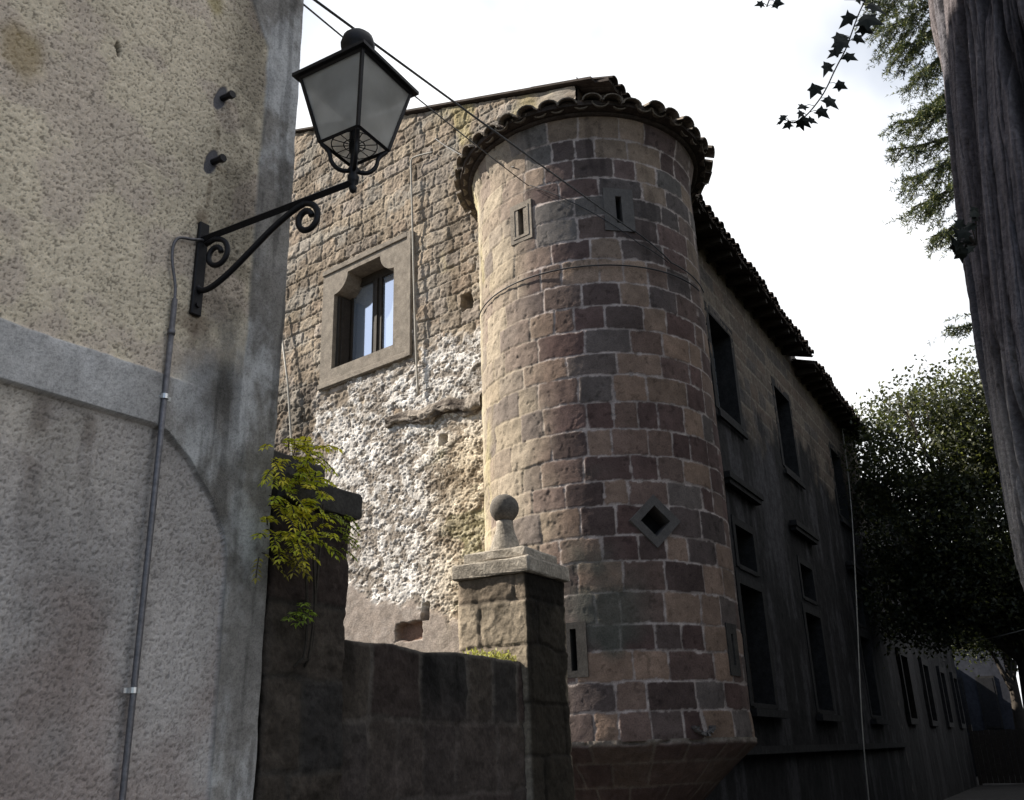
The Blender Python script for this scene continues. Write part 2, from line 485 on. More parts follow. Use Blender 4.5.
# street wall ---------------------------------------------------------
BAYS = [(5.45, 1.25), (9.5, 1.25), (14.55, 1.15)]
s_ = axis((0.0, 3.6, .1), (3.6, 18.0, .045))
z_ = axis((0.0, 1.2, .1), (1.2, 10.12, .035))
sg, zs = np.meshgrid(s_, z_)
ids, d, kk = masonry(sg, zs, 0.29, 0.55, 5, warp=0.02, jit=0.4)
f1 = fbm(sg * 1.5, zs * 1.5, 5, 131); f2 = fbm(sg * 8, zs * 8, 4, 141)
stre = fbm(sg * 3.2, zs * 0.35, 4, 151, 0.6)
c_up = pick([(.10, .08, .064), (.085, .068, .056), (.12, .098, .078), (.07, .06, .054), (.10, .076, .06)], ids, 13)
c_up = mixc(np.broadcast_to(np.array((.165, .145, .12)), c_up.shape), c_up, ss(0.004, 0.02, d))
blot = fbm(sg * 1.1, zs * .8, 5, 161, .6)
c_lo = np.array((.018, .017, .0175)) * (0.45 + 1.1 * f1)[..., None]  # dark-stained plaster; part of the street's shade is in this near-black
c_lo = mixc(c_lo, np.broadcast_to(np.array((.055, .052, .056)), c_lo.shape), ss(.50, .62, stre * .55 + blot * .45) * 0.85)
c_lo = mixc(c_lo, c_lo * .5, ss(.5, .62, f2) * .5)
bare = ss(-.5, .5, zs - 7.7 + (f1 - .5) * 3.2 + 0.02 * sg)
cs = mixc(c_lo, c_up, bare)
hs = bare * ss(0.0, 0.025, d) * 0.018 + (f2 - .5) * 0.02
keep = np.ones((len(z_) - 1, len(s_) - 1), bool)
sc_ = (sg[:-1, :-1] + sg[1:, 1:]) / 2; zc_ = (zs[:-1, :-1] + zs[1:, 1:]) / 2
OPEN = []
for b, w in BAYS:
    OPEN.append((b, w, 6.86, 8.62, 'shutter'))
    OPEN.append((b, w * .82, 4.28, 4.96, 'open'))
    OPEN.append((b, w, 2.22, 4.02, 'door'))
for (b, w, z0, z1, k) in OPEN:
    keep &= ~((np.abs(sc_ - b) < w / 2) & (zc_ > z0) & (zc_ < z1))
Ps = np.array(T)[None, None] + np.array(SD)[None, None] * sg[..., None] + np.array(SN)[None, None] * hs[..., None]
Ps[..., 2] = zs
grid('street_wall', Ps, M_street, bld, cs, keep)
FS = frame(T, SD, SN)
M_street_trim = stone_mat('grimy_trim', scale=40, bump=0.5, var=0.3, var2=0.35, color=(0.027, 0.026, 0.026))
for (b, w, z0, z1, k) in OPEN:
    wn = None
    bm = bmesh.new()      # stone surround standing proud, reveal running back
    e = 0.13 if k != 'open' else 0.10
    for x0, x1, a0, a1 in ((b - w/2 - e, b - w/2 + .03, z0 - .03, z1 + e), (b + w/2 - .03, b + w/2 + e, z0 - .03, z1 + e), (b - w/2 + .033, b + w/2 - .033, z1 - .03, z1 + e - .003), (b - w/2 + .033, b + w/2 - .033, z0 - .05, z0 + .02)):
        box(bm, FS, x0, x1, -.42, .018, a0, a1)
    wn = obj('window', bm, M_street_trim, bld)
    bm = bmesh.new()
    if k == 'open':
        box(bm, FS, b - w/2 + .02, b + w/2 - .02, -.40, -.34, z0, z1)
        obj('pane', bm, M_dglass, wn)
    else:
        for sx in (-1, 1):
            x0, x1 = sorted((b + sx * .01, b + sx * (w/2 - .04)))
            box(bm, FS, x0, x1, -.36, -.32, z0 + .03, z1 - .04)
            for q in range(6):
                zq = z0 + .1 + q * (z1 - z0 - .2) / 6
                box(bm, FS, x0 + .05, x1 - .05, -.319, -.30, zq, zq + (z1 - z0 - .2) / 6 - .05)
        obj('shutter', bm, M_wood if k == 'door' else plain_mat('blue_grey_shutter', (0.09, 0.10, 0.115), 0.7), wn)
for b, w in BAYS:
    bm = bmesh.new()
    box(bm, FS, b - w/2 - .3, b + w/2 + .3, .02, .16, 5.58, 5.68)
    box(bm, FS, b - w/2 - .25, b + w/2 + .25, .02, .13, 5.50, 5.577)
    obj('cornice', bm, M_street_trim, bld)
    bm = bmesh.new()
    box(bm, FS, b - w/2 - .28, b + w/2 + .28, .02, .14, 2.04, 2.15)
    obj('sill', bm, M_street_trim, bld)
    bm = bmesh.new()
    box(bm, FS, b - w/2 - .13, b + w/2 + .13, .03, .075, 6.66, 6.75)
    obj('sill', bm, M_street_trim, bld)
bm = bmesh.new()
box(bm, FS, 1.5, 17.9, .015, .10, 1.53, 1.64)
obj('string_course', bm, M_street_trim, bld)

# other walls, closing the block
bm = bmesh.new()
P4 = [T + GD * 14 + SD * 0, T + GD * 14 + SD * 18, T + SD * 18]
def wallbox(bm, a, b, th, z0, z1):
    x = (b - a); l = x.length; x.normalize(); n = Vector((x.y, -x.x, 0))
    box(bm, frame(Vector((a.x, a.y, 0)), x, n), 0, l, -th, 0, z0, z1)
wallbox(bm, T + GD * 9.0 - GN * .02, T + GD * 14 - GN * .02, .4, 0, 10.0)
wallbox(bm, P4[0], P4[1], .4, 0, 10.0); wallbox(bm, P4[2] - SD * .02, P4[1] - SD * .02, .4, 0, 10.0)
obj('rear_wall', bm, M_frame, bld)

# gable window ---------------------------------------------------------
FG = frame(T, GD, GN)
def ring_prism(bm, M, outer, inner, y0, y1):
    vs = []
    for loop in (outer, inner):
        vv = [bm.verts.new(M @ Vector((x, y1, z))) for x, z in loop]
        for i in range(len(vv)): bm.edges.new((vv[i], vv[(i + 1) % len(vv)]))
        vs.append(vv)
    r = bmesh.ops.triangle_fill(bm, edges=bm.edges[:], use_beauty=True)
    back = {}
    for vv, loop in zip(vs, (outer, inner)):
        bb = [bm.verts.new(M @ Vector((x, y0, z))) for x, z in loop]
        for i in range(len(vv)):
            j = (i + 1) % len(vv)
            bm.faces.new((vv[i], vv[j], bb[j], bb[i]))
inner = [(3.35, 7.18), (4.67, 7.18), (4.67, 8.44)]
for a in np.linspace(0, 90, 8)[1:]:      # concave shoulder, centre at the corner
    inner.append((4.67 - .30 * math.sin(R(a)) - 0.0, 8.74 - .30 * math.cos(R(a))))
for a in np.linspace(90, 0, 8):
    inner.append((3.35 + .30 * math.sin(R(a)), 8.74 - .30 * math.cos(R(a))))
inner[3:3] = []
bm = bmesh.new()
ring_prism(bm, FG, [(3.0, 6.90), (4.93, 6.88), (4.94, 8.90), (2.99, 8.93)], inner, -.30, .055)
gwin = obj('window', bm, M_frame, bld)
bm = bmesh.new()
box(bm, FG, 2.975, 3.06, .04, .085, 6.9, 8.9); box(bm, FG, 3.01, 4.95, .04, .08, 6.90, 6.985)
box(bm, FG, 3.063, 4.95, .04, .078, 8.84, 8.93)
bevel(bm, .008, 1)
obj('moulding', bm, M_frame, gwin)
bm = bmesh.new()
for x0, x1, z0, z1 in ((3.30, 3.45, 7.15, 8.8), (4.57, 4.72, 7.15, 8.8), (3.453, 4.567, 8.60, 8.78), (3.453, 4.567, 7.15, 7.28), (3.91, 4.11, 7.283, 8.597)):
    box(bm, FG, x0, x1, -.31, -.24, z0, z1)
box(bm, FG, 3.985, 4.035, -.238, -.215, 7.2, 8.6)
obj('casement', bm, M_wood, gwin)
for x0, x1 in ((3.44, 3.92), (4.10, 4.58)):
    bm = bmesh.new(); box(bm, FG, x0, x1, -.285, -.275, 7.27, 8.61)
    obj('pane', bm, M_glass, gwin)
bm = bmesh.new(); box(bm, FG, 4.605, 4.66, -.235, -.015, 7.2, 8.42); box(bm, FG, 4.575, 4.602, -.20, -.05, 7.25, 8.38)
obj('shutter', bm, M_wood, gwin)
bm = bmesh.new(); box(bm, FG, 3.0, 5.0, -.62, -.58, 6.9, 8.9)
obj('room_shade', bm, M_dark, gwin)

# broken stone ledge ----------------------------------------------------
uu = np.linspace(0, 1.78, 150); aa = np.linspace(0, 2 * math.pi, 40)
ug, ag = np.meshgrid(uu, aa)
nn = fbm(ug * 5, np.cos(ag) * 2 + np.sin(ag) * 1.3, 5, 171)
rr = (0.085 + 0.14 * (nn - .35) + .05 * (fbm(ug * 16, ag * 2.5, 4, 173) - .5)) * (0.7 + 0.45 * ug / 1.78)
x = 3.44 - ug; y = 0.05 + 0.75 * rr * np.cos(ag); z = 6.02 - 0.13 * ug / 1.78 * 0.2 - 0.06 * ug + rr * np.sin(ag) + 0.03 * np.sin(ug * 7)
PL = np.array(T) + np.array(GD) * x[..., None] + np.array(GN) * y[..., None]; PL[..., 2] = z
cl = mixc(np.broadcast_to(np.array((.06, .048, .04)), PL.shape), np.broadcast_to(np.array((.22, .19, .16)), PL.shape), ss(.4, .6, nn))
grid('stone_ledge', PL, M_ledge, bld, cl, flip=True)

# roofs ----------------------------------------------------------------
OV, EZ = 0.50, 9.80
def coppo(bm, o, fwd, side, r0, r1, ln, th=0.02, seg=7, up=True):
    """one half-barrel clay tile running from o along fwd"""
    fwd = fwd.normalized(); side = side.normalized(); nrm = side.cross(fwd).normalized()
    if nrm.z < 0: nrm = -nrm
    sgn = 1 if up else -1
    ring = []
    for (l, r) in ((0, r0), (ln, r1)):
        for rad in (r, r - th):
            ring.append([bm.verts.new(o + fwd * l + side * math.cos(math.pi * k / seg) * rad + nrm * math.sin(math.pi * k / seg) * rad * 0.66 * sgn) for k in range(seg + 1)])
    a, ai, b, bi = ring
    for k in range(seg):
        bm.faces.new((a[k], a[k + 1], b[k + 1], b[k])); bm.faces.new((ai[k], ai[k + 1], bi[k + 1], bi[k]))
        bm.faces.new((a[k], a[k + 1], ai[k + 1], ai[k])); bm.faces.new((b[k], b[k + 1], bi[k + 1], bi[k]))
    bm.faces.new((a[0], ai[0], bi[0], b[0])); bm.faces.new((a[seg], ai[seg], bi[seg], b[seg]))

INW = (-SN * 1.0).normalized()
UPS = Vector((INW.x, INW.y, 0.36)).normalized()
def roof_part(s0, s1, dz, ov, verge):
    bm = bmesh.new()
    e0 = T + SD * s0 + SN * ov + Vector((0, 0, EZ + dz + (OV - ov) * .36)); e1 = T + SD * s1 + SN * ov + Vector((0, 0, EZ + dz + (OV - ov) * .36))
    if verge: sh = (GD.dot(SD) / GD.dot(INW))
    else: sh = GD.dot(SD) / GD.dot(INW)
    rl = 7.2
    r0 = e0 + INW * rl + SD * sh * rl + Vector((0, 0, .36 * rl)); r1 = e1 + INW * rl + SD * sh * rl + Vector((0, 0, .36 * rl))
    b0 = r0 + INW * rl + SD * sh * rl - Vector((0, 0, .36 * rl)); b1 = r1 + INW * rl + SD * sh * rl - Vector((0, 0, .36 * rl))
    up = Vector((0, 0, .055))
    top_ = [bm.verts.new(p + up) for p in (e0, e1, r1, r0, b1, b0)]; bot = [bm.verts.new(p) for p in (e0, e1, r1, r0, b1, b0)]
    for q in ((0, 1, 2, 3), (3, 2, 4, 5)):
        bm.faces.new([top_[i] for i in q]); bm.faces.new([bot[i] for i in q])
    for a, b in ((0, 1), (1, 2), (2, 4), (4, 5), (5, 3), (3, 0)):
        bm.faces.new((top_[a], top_[b], bot[b], bot[a]))
    rf = obj('roof', bm, M_tile, bld)
    bm = bmesh.new()
    n = int((s1 - s0) / .205)
    for i in range(n):
        s = s0 + .1 + i * .205
        jit = random.uniform(-.03, .03)
        o = T + SD * s + SN * (ov + .06 + jit) + Vector((0, 0, EZ + dz + .075 + (OV - ov - .10) * .36 + random.uniform(-.012, .012)))
        coppo(bm, o, UPS, SD, .098, .085, .55, .018)
        o2 = o + SD * .1 - Vector((0, 0, .0)) - SN * .03
        coppo(bm, o2, UPS, SD, .085, .095, .5, .018, up=False)
    obj('eave_tile', bm, M_tile, rf)
    bm = bmesh.new()
    for i in range(int((s1 - s0) / .55)):
        s = s0 + .3 + i * .55
        o = T + SD * s
        box(bm, frame(o, SD, SN), -.045, .045, -.1, ov - .05, EZ + dz - .09, EZ + dz + .04)
    obj('rafter', bm, M_wood, rf)
    return rf
rf = roof_part(-0.06, 10.9, 0.0, OV, True)
roof_part(10.9, 17.6, -0.16, OV + .02, False)
# verge slabs along the gable top
bm = bmesh.new()
tq = -0.3
while tq < 6.9:
    l = random.uniform(.45, 1.1)
    dz = random.uniform(.005, .035)
    o0 = T + GD * tq + GN * .09 + Vector((0, 0, ROOF0 + SL * tq + dz)); o1 = T + GD * (tq + l) + GN * .09 + Vector((0, 0, ROOF0 + SL * (tq + l) + dz))
    th = Vector((0, 0, .035))
    vs = [bm.verts.new(p) for p in (o0, o1, o1 - GN * .5, o0 - GN * .5, o0 + th, o1 + th, o1 - GN * .5 + th, o0 - GN * .5 + th)]
    for f in ((0, 1, 2, 3), (4, 5, 6, 7), (0, 1, 5, 4), (1, 2, 6, 5), (2, 3, 7, 6), (3, 0, 4, 7)): bm.faces.new([vs[i] for i in f])
    tq += l + .004
obj('verge_slab', bm, M_tile, rf)

# lower wing far along the street -------------------------------------
wing = thing('stone_wing', 'dark lower wing continuing the street front under the leafy tree', 'building', T + SD * 18)
s_ = axis((18.02, 34, .09)); z_ = axis((0, 8.6, .08))
sg, zs = np.meshgrid(s_, z_)
f1 = fbm(sg * 1.2, zs * 1.2, 5, 231); stre = fbm(sg * 2.2, zs * 0.25, 4, 251, 0.6)
cw = np.array((.013, .0125, .013)) * (0.55 + 0.9 * f1)[..., None]
cw = mixc(cw, np.broadcast_to(np.array((.034, .032, .034)), cw.shape), ss(.52, .66, stre) * 0.8)
hw = (fbm(sg * 4, zs * 4, 4, 261) - .5) * 0.04
sc_ = (sg[:-1, :-1] + sg[1:, 1:]) / 2; zc_ = (zs[:-1, :-1] + zs[1:, 1:]) / 2
keep = np.ones(sc_.shape, bool)
WB = [20.0, 24.2, 28.4, 32.2]
for b in WB:
    keep &= ~((np.abs(sc_ - b) < .6) & (zc_ > 2.2) & (zc_ < 4.0)); keep &= ~((np.abs(sc_ - b) < .6) & (zc_ > 5.4) & (zc_ < 7.1))
Pw = np.array(T) + np.array(SD) * sg[..., None] + np.array(SN) * (hw - .05)[..., None]; Pw[..., 2] = zs
grid('wall', Pw, M_street, wing, cw, keep)
for b in WB:
    for z0, z1 in ((2.2, 4.0), (5.4, 7.1)):
        bm = bmesh.new()
        for x0, x1, a0, a1 in ((b - .72, b - .55, z0 - .1, z1 + .14), (b + .55, b + .72, z0 - .1, z1 + .14), (b - .547, b + .547, z1 - .06, z1 + .137), (b - .547, b + .547, z0 - .097, z0 + .06)):
            box(bm, FS, x0, x1, -.45, .05, a0, a1)
        wn = obj('window', bm, M_street_trim, wing)
        bm = bmesh.new(); box(bm, FS, b - .58, b + .58, -.40, -.35, z0, z1); obj('shutter', bm, M_wood, wn)
bm = bmesh.new()
box(bm, FS, 18.05, 34, -8, -.6, 0, 8.5)
obj('inner_mass', bm, M_street_trim, wing)
bm = bmesh.new(); box(bm, FS, 34.0, 46, -2.4, -2.0, 0, 6.0); obj('shade_yard_wall', bm, M_street_trim, wing)  # hidden wall added to keep the sun off the far ground
bm = bmesh.new()
vs = []
for s in (17.95, 34.3):
    for y, z in ((.45, 8.45), (-4, 10.0), (-8.4, 8.45), (.45, 8.58), (-4, 10.13), (-8.4, 8.58)):
        vs.append(bm.verts.new(FS @ Vector((s, y, z))))
for f in ((0, 1, 7, 6), (1, 2, 8, 7), (3, 4, 10, 9), (4, 5, 11, 10), (0, 6, 9, 3), (2, 5, 11, 8), (0, 1, 4, 3), (1, 2, 5, 4), (6, 7, 10, 9), (7, 8, 11, 10)):
    bm.faces.new([vs[i] for i in f])
obj('roof', bm, M_tile, wing)

# ------------------------------------------------------------------ the round tower
tow = thing('round_tower', 'round corner tower of brown and grey stone blocks with a tiled eave', 'tower', T)
ph = np.radians(np.concatenate([np.arange(-256, -236, 2.0), np.arange(-236, -64, .48), np.arange(-64, -52, 2), [-52]]))
z_ = axis((1.70, 8.50, .0115))
pg, zt = np.meshgrid(ph, z_)
ug = pg * RT
ids, d, kk = masonry(ug, zt, 0.272, 0.375, 12, warp=0.017, jit=0.45, chj=0.11)
d = d - .012 * ss(.58, .75, fbm(ug * 9, zt * 9, 4, 306, .6))       # chipped arrises
phd = np.degrees(pg)
left = ss(-162, -128, phd + (fbm(ug * 1.5, zt * 1.0, 4, 311) - .5) * 40)     # weathered sunny side, sunlight partly put into its paler tan
f1 = fbm(ug * 2, zt * 2, 5, 301); f2 = fbm(ug * 12, zt * 12, 4, 321); f3 = fbm(ug * 30, zt * 30, 3, 331)
pal = [(.088, .070, .066), (.074, .058, .055), (.105, .09, .08), (.215, .178, .14), (.10, .10, .096), (.185, .155, .122), (.175, .148, .12), (.14, .118, .10), (.105, .086, .078), (.088, .085, .080), (.078, .073, .071), (.125, .103, .088), (.165, .14, .112), (.095, .073, .068), (.115, .096, .085), (.083, .075, .071), (.07, .06, .057)]
cb = pick(pal, ids, 9) * (0.85 + 0.3 * rid(ids, 19))[..., None] * np.array((1.20, 1.0, .955))
hi = ss(5.6, 7.2, zt)
cb = mixc(cb, cb * np.array((.95, 1.03, 1.05)), hi)
blotch = fbm(ug * 5, zt * 5, 4, 307, .6)
cb = cb * (.72 + .56 * blotch)[..., None]
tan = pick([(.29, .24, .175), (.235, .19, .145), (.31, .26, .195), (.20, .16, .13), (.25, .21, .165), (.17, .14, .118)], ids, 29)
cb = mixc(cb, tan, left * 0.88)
mo = 1 - ss(0.003, 0.012, d + (f3 - .5) * 0.012 - (f2 - .5) * .018 - .0005)
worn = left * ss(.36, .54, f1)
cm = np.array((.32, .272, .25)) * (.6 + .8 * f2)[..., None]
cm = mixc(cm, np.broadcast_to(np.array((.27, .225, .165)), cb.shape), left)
ct = mixc(cb, cm, mo * (1 - 0.92 * worn))
ct = ct * (0.78 + 0.44 * f1)[..., None]
pit = ss(.66, .76, fbm(ug * 16, zt * 16, 3, 341, 0.6))
ct = mixc(ct, ct * 0.55, pit * 0.7)
# damp green-grey patch at the foot of the left side and runs below the eave
gr = ss(.50, .64, fbm(ug * 1.3, zt * 1.1, 4, 351) + 0.12 * ss(5.2, 2.2, zt)) * ss(-148, -166, phd) * ss(-196, -178, phd) * ss(5.0, 3.2, zt)
ct = mixc(ct, np.broadcast_to(np.array((.075, .082, .068)), ct.shape), gr * 0.7)
edgel = ss(-112, -92, phd) * ss(.35, .6, f1 + .1)
ct = mixc(ct, np.array((.40, .35, .25)) * (.7 + .6 * f2)[..., None], edgel * .7)  # sunlight on the left rim put into the colour
run = ss(.54, .68, fbm(ug * 5, zt * .5, 4, 363, .6)) * ss(5.5, 8.0, zt + f1)
ct = mixc(ct, ct * .55, run * .7)
yel = ss(.5, .68, fbm(ug * 2.4, zt * 1.2, 4, 361)) * left * ss(-124, -106, phd)
ct = mixc(ct, np.broadcast_to(np.array((.36, .31, .17)), ct.shape), yel * 0.6)
ht = (1 - mo) * 0.004 * (1 - .8 * worn) + (rid(ids, 39) - .5) * 0.008 + (f2 - .5) * 0.008
ht = ht + left * ((f2 - .5) * 0.016 + (f1 - .5) * 0.03 + ss(0.0, .015, d) * .004 - pit * 0.004)
ht = ht - pit * 0.003
# flare under the eave
rad = RT + ht + 0.07 * ss(8.0, 8.45, zt) + 0.015 * ss(2.0, 1.74, zt)
Pt = np.stack([T.x + rad * np.sin(pg), T.y + rad * np.cos(pg), zt], -1)
pc = np.degrees((pg[:-1, :-1] + pg[1:, 1:]) / 2); zc = (zt[:-1, :-1] + zt[1:, 1:]) / 2
LOOPS = [(-142.2, 7.25, .30, .50, .075, .34, 'pale'), (168.8 - 360, 7.21, .34, .54, .07, .34, 'grey'), (-158.5, 2.52, .26, .50, .06, .38, 'dark'), (125 - 360, 2.52, .24, .50, .05, .30, 'dark')]
keep = np.ones(pc.shape, bool)
for (p0, z0, w, h, sw, sh, _) in LOOPS:
    keep &= ~((np.abs(np.radians(pc - p0)) * RT < sw / 2 + .03) & (np.abs(zc - z0) < sh / 2 + .03))
pD, zD = 164.3 - 360, 3.705
keep &= ~((np.abs(np.radians(pc - pD)) * RT + np.abs(zc - zD)) < .20)
grid('wall', Pt, M_tower, tow, ct, keep, flip=True)

def tower_frame(phi):
    n = A(phi); x = Vector((n.y, -n.x, 0))
    return frame(T + n * RT, x, n)
for (p0, z0, w, h, sw, sh, kind) in LOOPS:
    Mf = tower_frame(p0)
    bm = bmesh.new()
    yo = .011
    o = [(-w/2, z0 - h/2), (w/2, z0 - h/2), (w/2, z0 + h/2), (-w/2, z0 + h/2)]
    i = [(-sw/2, z0 - sh/2), (sw/2, z0 - sh/2), (sw/2, z0 + sh/2), (-sw/2, z0 + sh/2)]
    ring_prism(bm, Mf, o, i, -.16, yo)
    lp = obj('loophole', bm, M_grey if kind == 'grey' else M_cap2 if kind == 'dark' else M_frame, tow)
    bm = bmesh.new(); box(bm, Mf, -sw/2 - .03, sw/2 + .03, -.20, -.14, z0 - sh/2 - .03, z0 + sh/2 + .03)
    obj('recess', bm, M_dark, lp)
    if p0 > -150:
        bm = bmesh.new()
        ring_prism(bm, Mf, [(-w/2 + .04, z0 - h/2 + .05), (w/2 - .04, z0 - h/2 + .05), (w/2 - .04, z0 + h/2 - .05), (-w/2 + .04, z0 + h/2 - .05)],
                   [(-w/2 + .065, z0 - h/2 + .08), (w/2 - .065, z0 - h/2 + .08), (w/2 - .065, z0 + h/2 - .08), (-w/2 + .065, z0 + h/2 - .08)], 0.0, .018)
        obj('moulding', bm, M_frame, lp)
Mf = tower_frame(pD)
bm = bmesh.new()
def dia(a, b): return [(0, zD - b), (a, zD), (0, zD + b), (-a, zD)]
ring_prism(bm, Mf, dia(.265, .265), dia(.155, .155), -.20, .022)
dw = obj('diamond_window', bm, M_grey, tow)
bm = bmesh.new(); box(bm, Mf, -.2, .2, -.26, -.22, zD - .2, zD + .2); obj('recess', bm, M_dark, dw)

# corbelled foot
zc_ = axis((0.55, 1.712, .014)); pg, zt = np.meshgrid(ph, zc_)
frac = np.clip((1.712 - zt) / 1.16, 0, 1)
rb = RT + 0.03 - 1.12 * np.clip((1.66 - zt), 0, 2) * (1.0)
rb = np.maximum(rb, 0.12)
ug = pg * RT * .8
ids, d, kk = masonry(ug, zt * 1.35, 0.26, 0.42, 77, warp=0.014, jit=0.38)
f1 = fbm(ug * 2, zt * 2, 5, 401); f3 = fbm(ug * 20, zt * 20, 3, 431)
cb = pick([(.085, .058, .052), (.10, .07, .06), (.11, .08, .066), (.09, .062, .055)], ids, 9)
mo = 1 - ss(0.006, 0.016, d + (f3 - .5) * 0.008)
ct = mixc(cb, np.broadcast_to(np.array((.15, .125, .105)), cb.shape), mo * .8) * (0.75 + 0.5 * f1)[..., None]
lip = ss(1.655, 1.685, zt)
ct = mixc(ct, np.broadcast_to(np.array((.20, .175, .145)), ct.shape), lip * .6)
rb = rb + (f1 - .5) * .05 + (f3 - .5) * .03 + (1 - mo) * .004 - .05 * ss(.55, .7, fbm(ug * 6, zt * 6, 4, 441)) * lip
Pc = np.stack([T.x + rb * np.sin(pg), T.y + rb * np.cos(pg), zt], -1)
grid('corbel', Pc, M_tower, tow, ct, flip=True)
# broken water spout on the lip
Mf = tower_frame(151.4 - 360)
bm = bmesh.new()
for k in range(13):
    a0, a1 = math.pi * (1 + k / 13), math.pi * (1 + (k + 1) / 13)
    ro, ri = .115 + random.uniform(-.012, .012), .072 + random.uniform(-.008, .008)
    q = [(ri * math.cos(a0), ri * math.sin(a0)), (ro * math.cos(a0), ro * math.sin(a0)), (ro * math.cos(a1), ro * math.sin(a1)), (ri * math.cos(a1), ri * math.sin(a1))]
    f_ = [bm.verts.new(Mf @ Vector((x, .075 + random.uniform(-.02, .012), 1.815 + .75 * z))) for x, z in q]
    b_ = [bm.verts.new(Mf @ Vector((x, -.05, 1.815 + .75 * z))) for x, z in q]
    bm.faces.new(f_); bm.faces.new(b_)
    for e in range(4): bm.faces.new((f_[e], f_[(e + 1) % 4], b_[(e + 1) % 4], b_[e]))
bmesh.ops.remove_doubles(bm, verts=bm.verts[:], dist=.004)
obj('water_spout', bm, M_grey, tow, False)

# tower roof and eave tiles
bm = bmesh.new()
prof = [(0.02, 9.12), (1.56, 8.50), (1.56, 8.44), (1.40, 8.42), (1.2, 8.44)]
lathe(bm, (T.x, T.y, 0), prof, 64)
trf = obj('roof', bm, M_tile, tow, False)
bm = bmesh.new()
random.seed(11)
n = 40
for i in range(n):
    a = 360 * i / n + random.uniform(-.9, .9)
    r_ = A(a); sd_ = Vector((r_.y, -r_.x, 0))
    rr = 1.635 + random.uniform(-.035, .03)
    o = T + r_ * rr + Vector((0, 0, 8.445 + random.uniform(-.02, .017)))
    up = Vector((-r_.x, -r_.y, 0.38))
    coppo(bm, o, up, sd_, .118, .095, .5, .017)
    a2 = a + 180 / n; r2 = A(a2); s2 = Vector((r2.y, -r2.x, 0))
    coppo(bm, T + r2 * (rr - .07) + Vector((0, 0, 8.475)), Vector((-r2.x, -r2.y, 0.38)), s2, .105, .10, .5, .02, up=False)
obj('eave_tile', bm, M_tile2, trf)
bm = bmesh.new()
lathe(bm, (T.x, T.y, 0), [(1.30, 8.385), (1.43, 8.395), (1.46, 8.41), (1.45, 8.43), (1.2, 8.435)], 96)
obj('eave_band', bm, M_tile, trf, True)

# ------------------------------------------------------------------ stuccoed house on the left
house = thing('stucco_house', 'tall house with rough beige stucco and a smooth grey corner strip', 'house', HP + HD * 2.395)
t_ = axis((-6, 0.4, .15), (0.4, 1.05, .02), (1.05, 2.395, .005)); z_ = axis((0, 1.2, .08), (1.2, 5.2, .0052), (5.2, 7.05, .05))
tg, zg = np.meshgrid(t_, z_)
f0 = fbm(tg * 3, zg * 3, 5, 501); f1 = fbm(tg * 9, zg * 9, 4, 503)
# edge of the big blind arch below
ex = [-7, 1.83, 1.90, 2.008, 2.117, 2.18, 2.203, 2.21]; ez = [2.735, 2.730, 2.712, 2.633, 2.513, 2.40, 2.30, 1.2]
edge = np.interp(tg, ex, ez) + (f1 - .5) * .012
panel = (zg < edge) & (tg < 2.212)
strip_x = 2.212 + (f1 - .5) * .012 - 0.6 * np.clip(zg - 4.64, 0, .2)
strip = ss(-.006, .006, tg - strip_x)
band = ss(-.006, .006, 2.926 + (f1 - .5) * .014 - zg) * (~panel)
spand = ss(0.05, 0.35, (tg - 1.80) * 0.9 + (3.05 - zg) * 0.55 + (f0 - .5) * .45) * ss(3.5, 3.0, zg) * ss(1.75, 1.95, tg)
smooth = np.clip(np.maximum(np.maximum(strip, band), spand * (~panel)), 0, 1)
g1 = fbm(tg * 150, zg * 150, 2, 511, 0.6); g2 = fbm(tg * 120, zg * 120, 2, 521)
st_h = (g1 - .5) * 0.0075 + (g2 - .5) * 0.005 + (f1 - .5) * .004
h = st_h * (1 - 0.85 * smooth) + smooth * ((f1 - .5) * .006) + strip * .010 * ss(3.0, 3.4, zg) + band * .012 * ss(2.2, 1.8, tg)
h = np.where(panel, h - .016, h)
c_s = np.array((.72, .62, .475)) * (0.80 + 0.4 * f0)[..., None]
c_s = mixc(c_s, np.broadcast_to(np.array((.58, .48, .41)), c_s.shape), ss(.48, .62, fbm(tg * 5, zg * 5, 4, 531)) * .6)
c_p = np.array((.46, .425, .405)) * (0.75 + 0.5 * f0)[..., None]
c_p = mixc(c_p, np.broadcast_to(np.array((.36, .285, .255)), c_p.shape), ss(2.1, 1.5, zg + (f0 - .5) * 1.4) * .7)
up_ = ss(2.70, 2.74, zg) * (~panel)
cc = mixc(c_p, c_s, np.where(panel, 0.35 * ss(2.2, 2.7, zg) * ss(2.1, 1.2, tg), 1.0))
pits = ss(.40, .28, g1)
cc = mixc(cc, cc * 0.34, pits * (1 - smooth) * np.where(panel, .62, .85))
mot = fbm(tg * 14, zg * 11, 5, 545, .65)
c_g = np.array((.25, .236, .222)) * (0.7 + 0.6 * f0)[..., None] * (.55 + .9 * mot)[..., None]
pale = ss(.44, .66, fbm(tg * 4.5 + 3, zg * 2.2, 5, 541, .6) * .75 + mot * .25)
c_g = mixc(c_g, np.broadcast_to(np.array((.52, .52, .525)), c_g.shape), pale * .95)
c_g = mixc(c_g, np.array((.50, .49, .49)) * (.6 + .8 * mot)[..., None], band * ss(2.0, 1.7, tg) * .8)
cc = mixc(cc, c_g, smooth * .95)
grime = ss(.26, .02, np.abs(tg - 2.13)) * ss(.36, .58, f0 * .6 + mot * .4 + .04) * (1 - strip) * (~panel)
cc = mixc(cc, cc * 0.40, grime * .85)
sgr = ss(.50, .66, fbm(tg * 18, zg * 1.6, 4, 547, .6)) * np.maximum(strip, spand * (~panel))
cc = mixc(cc, cc * .5, sgr * .7)
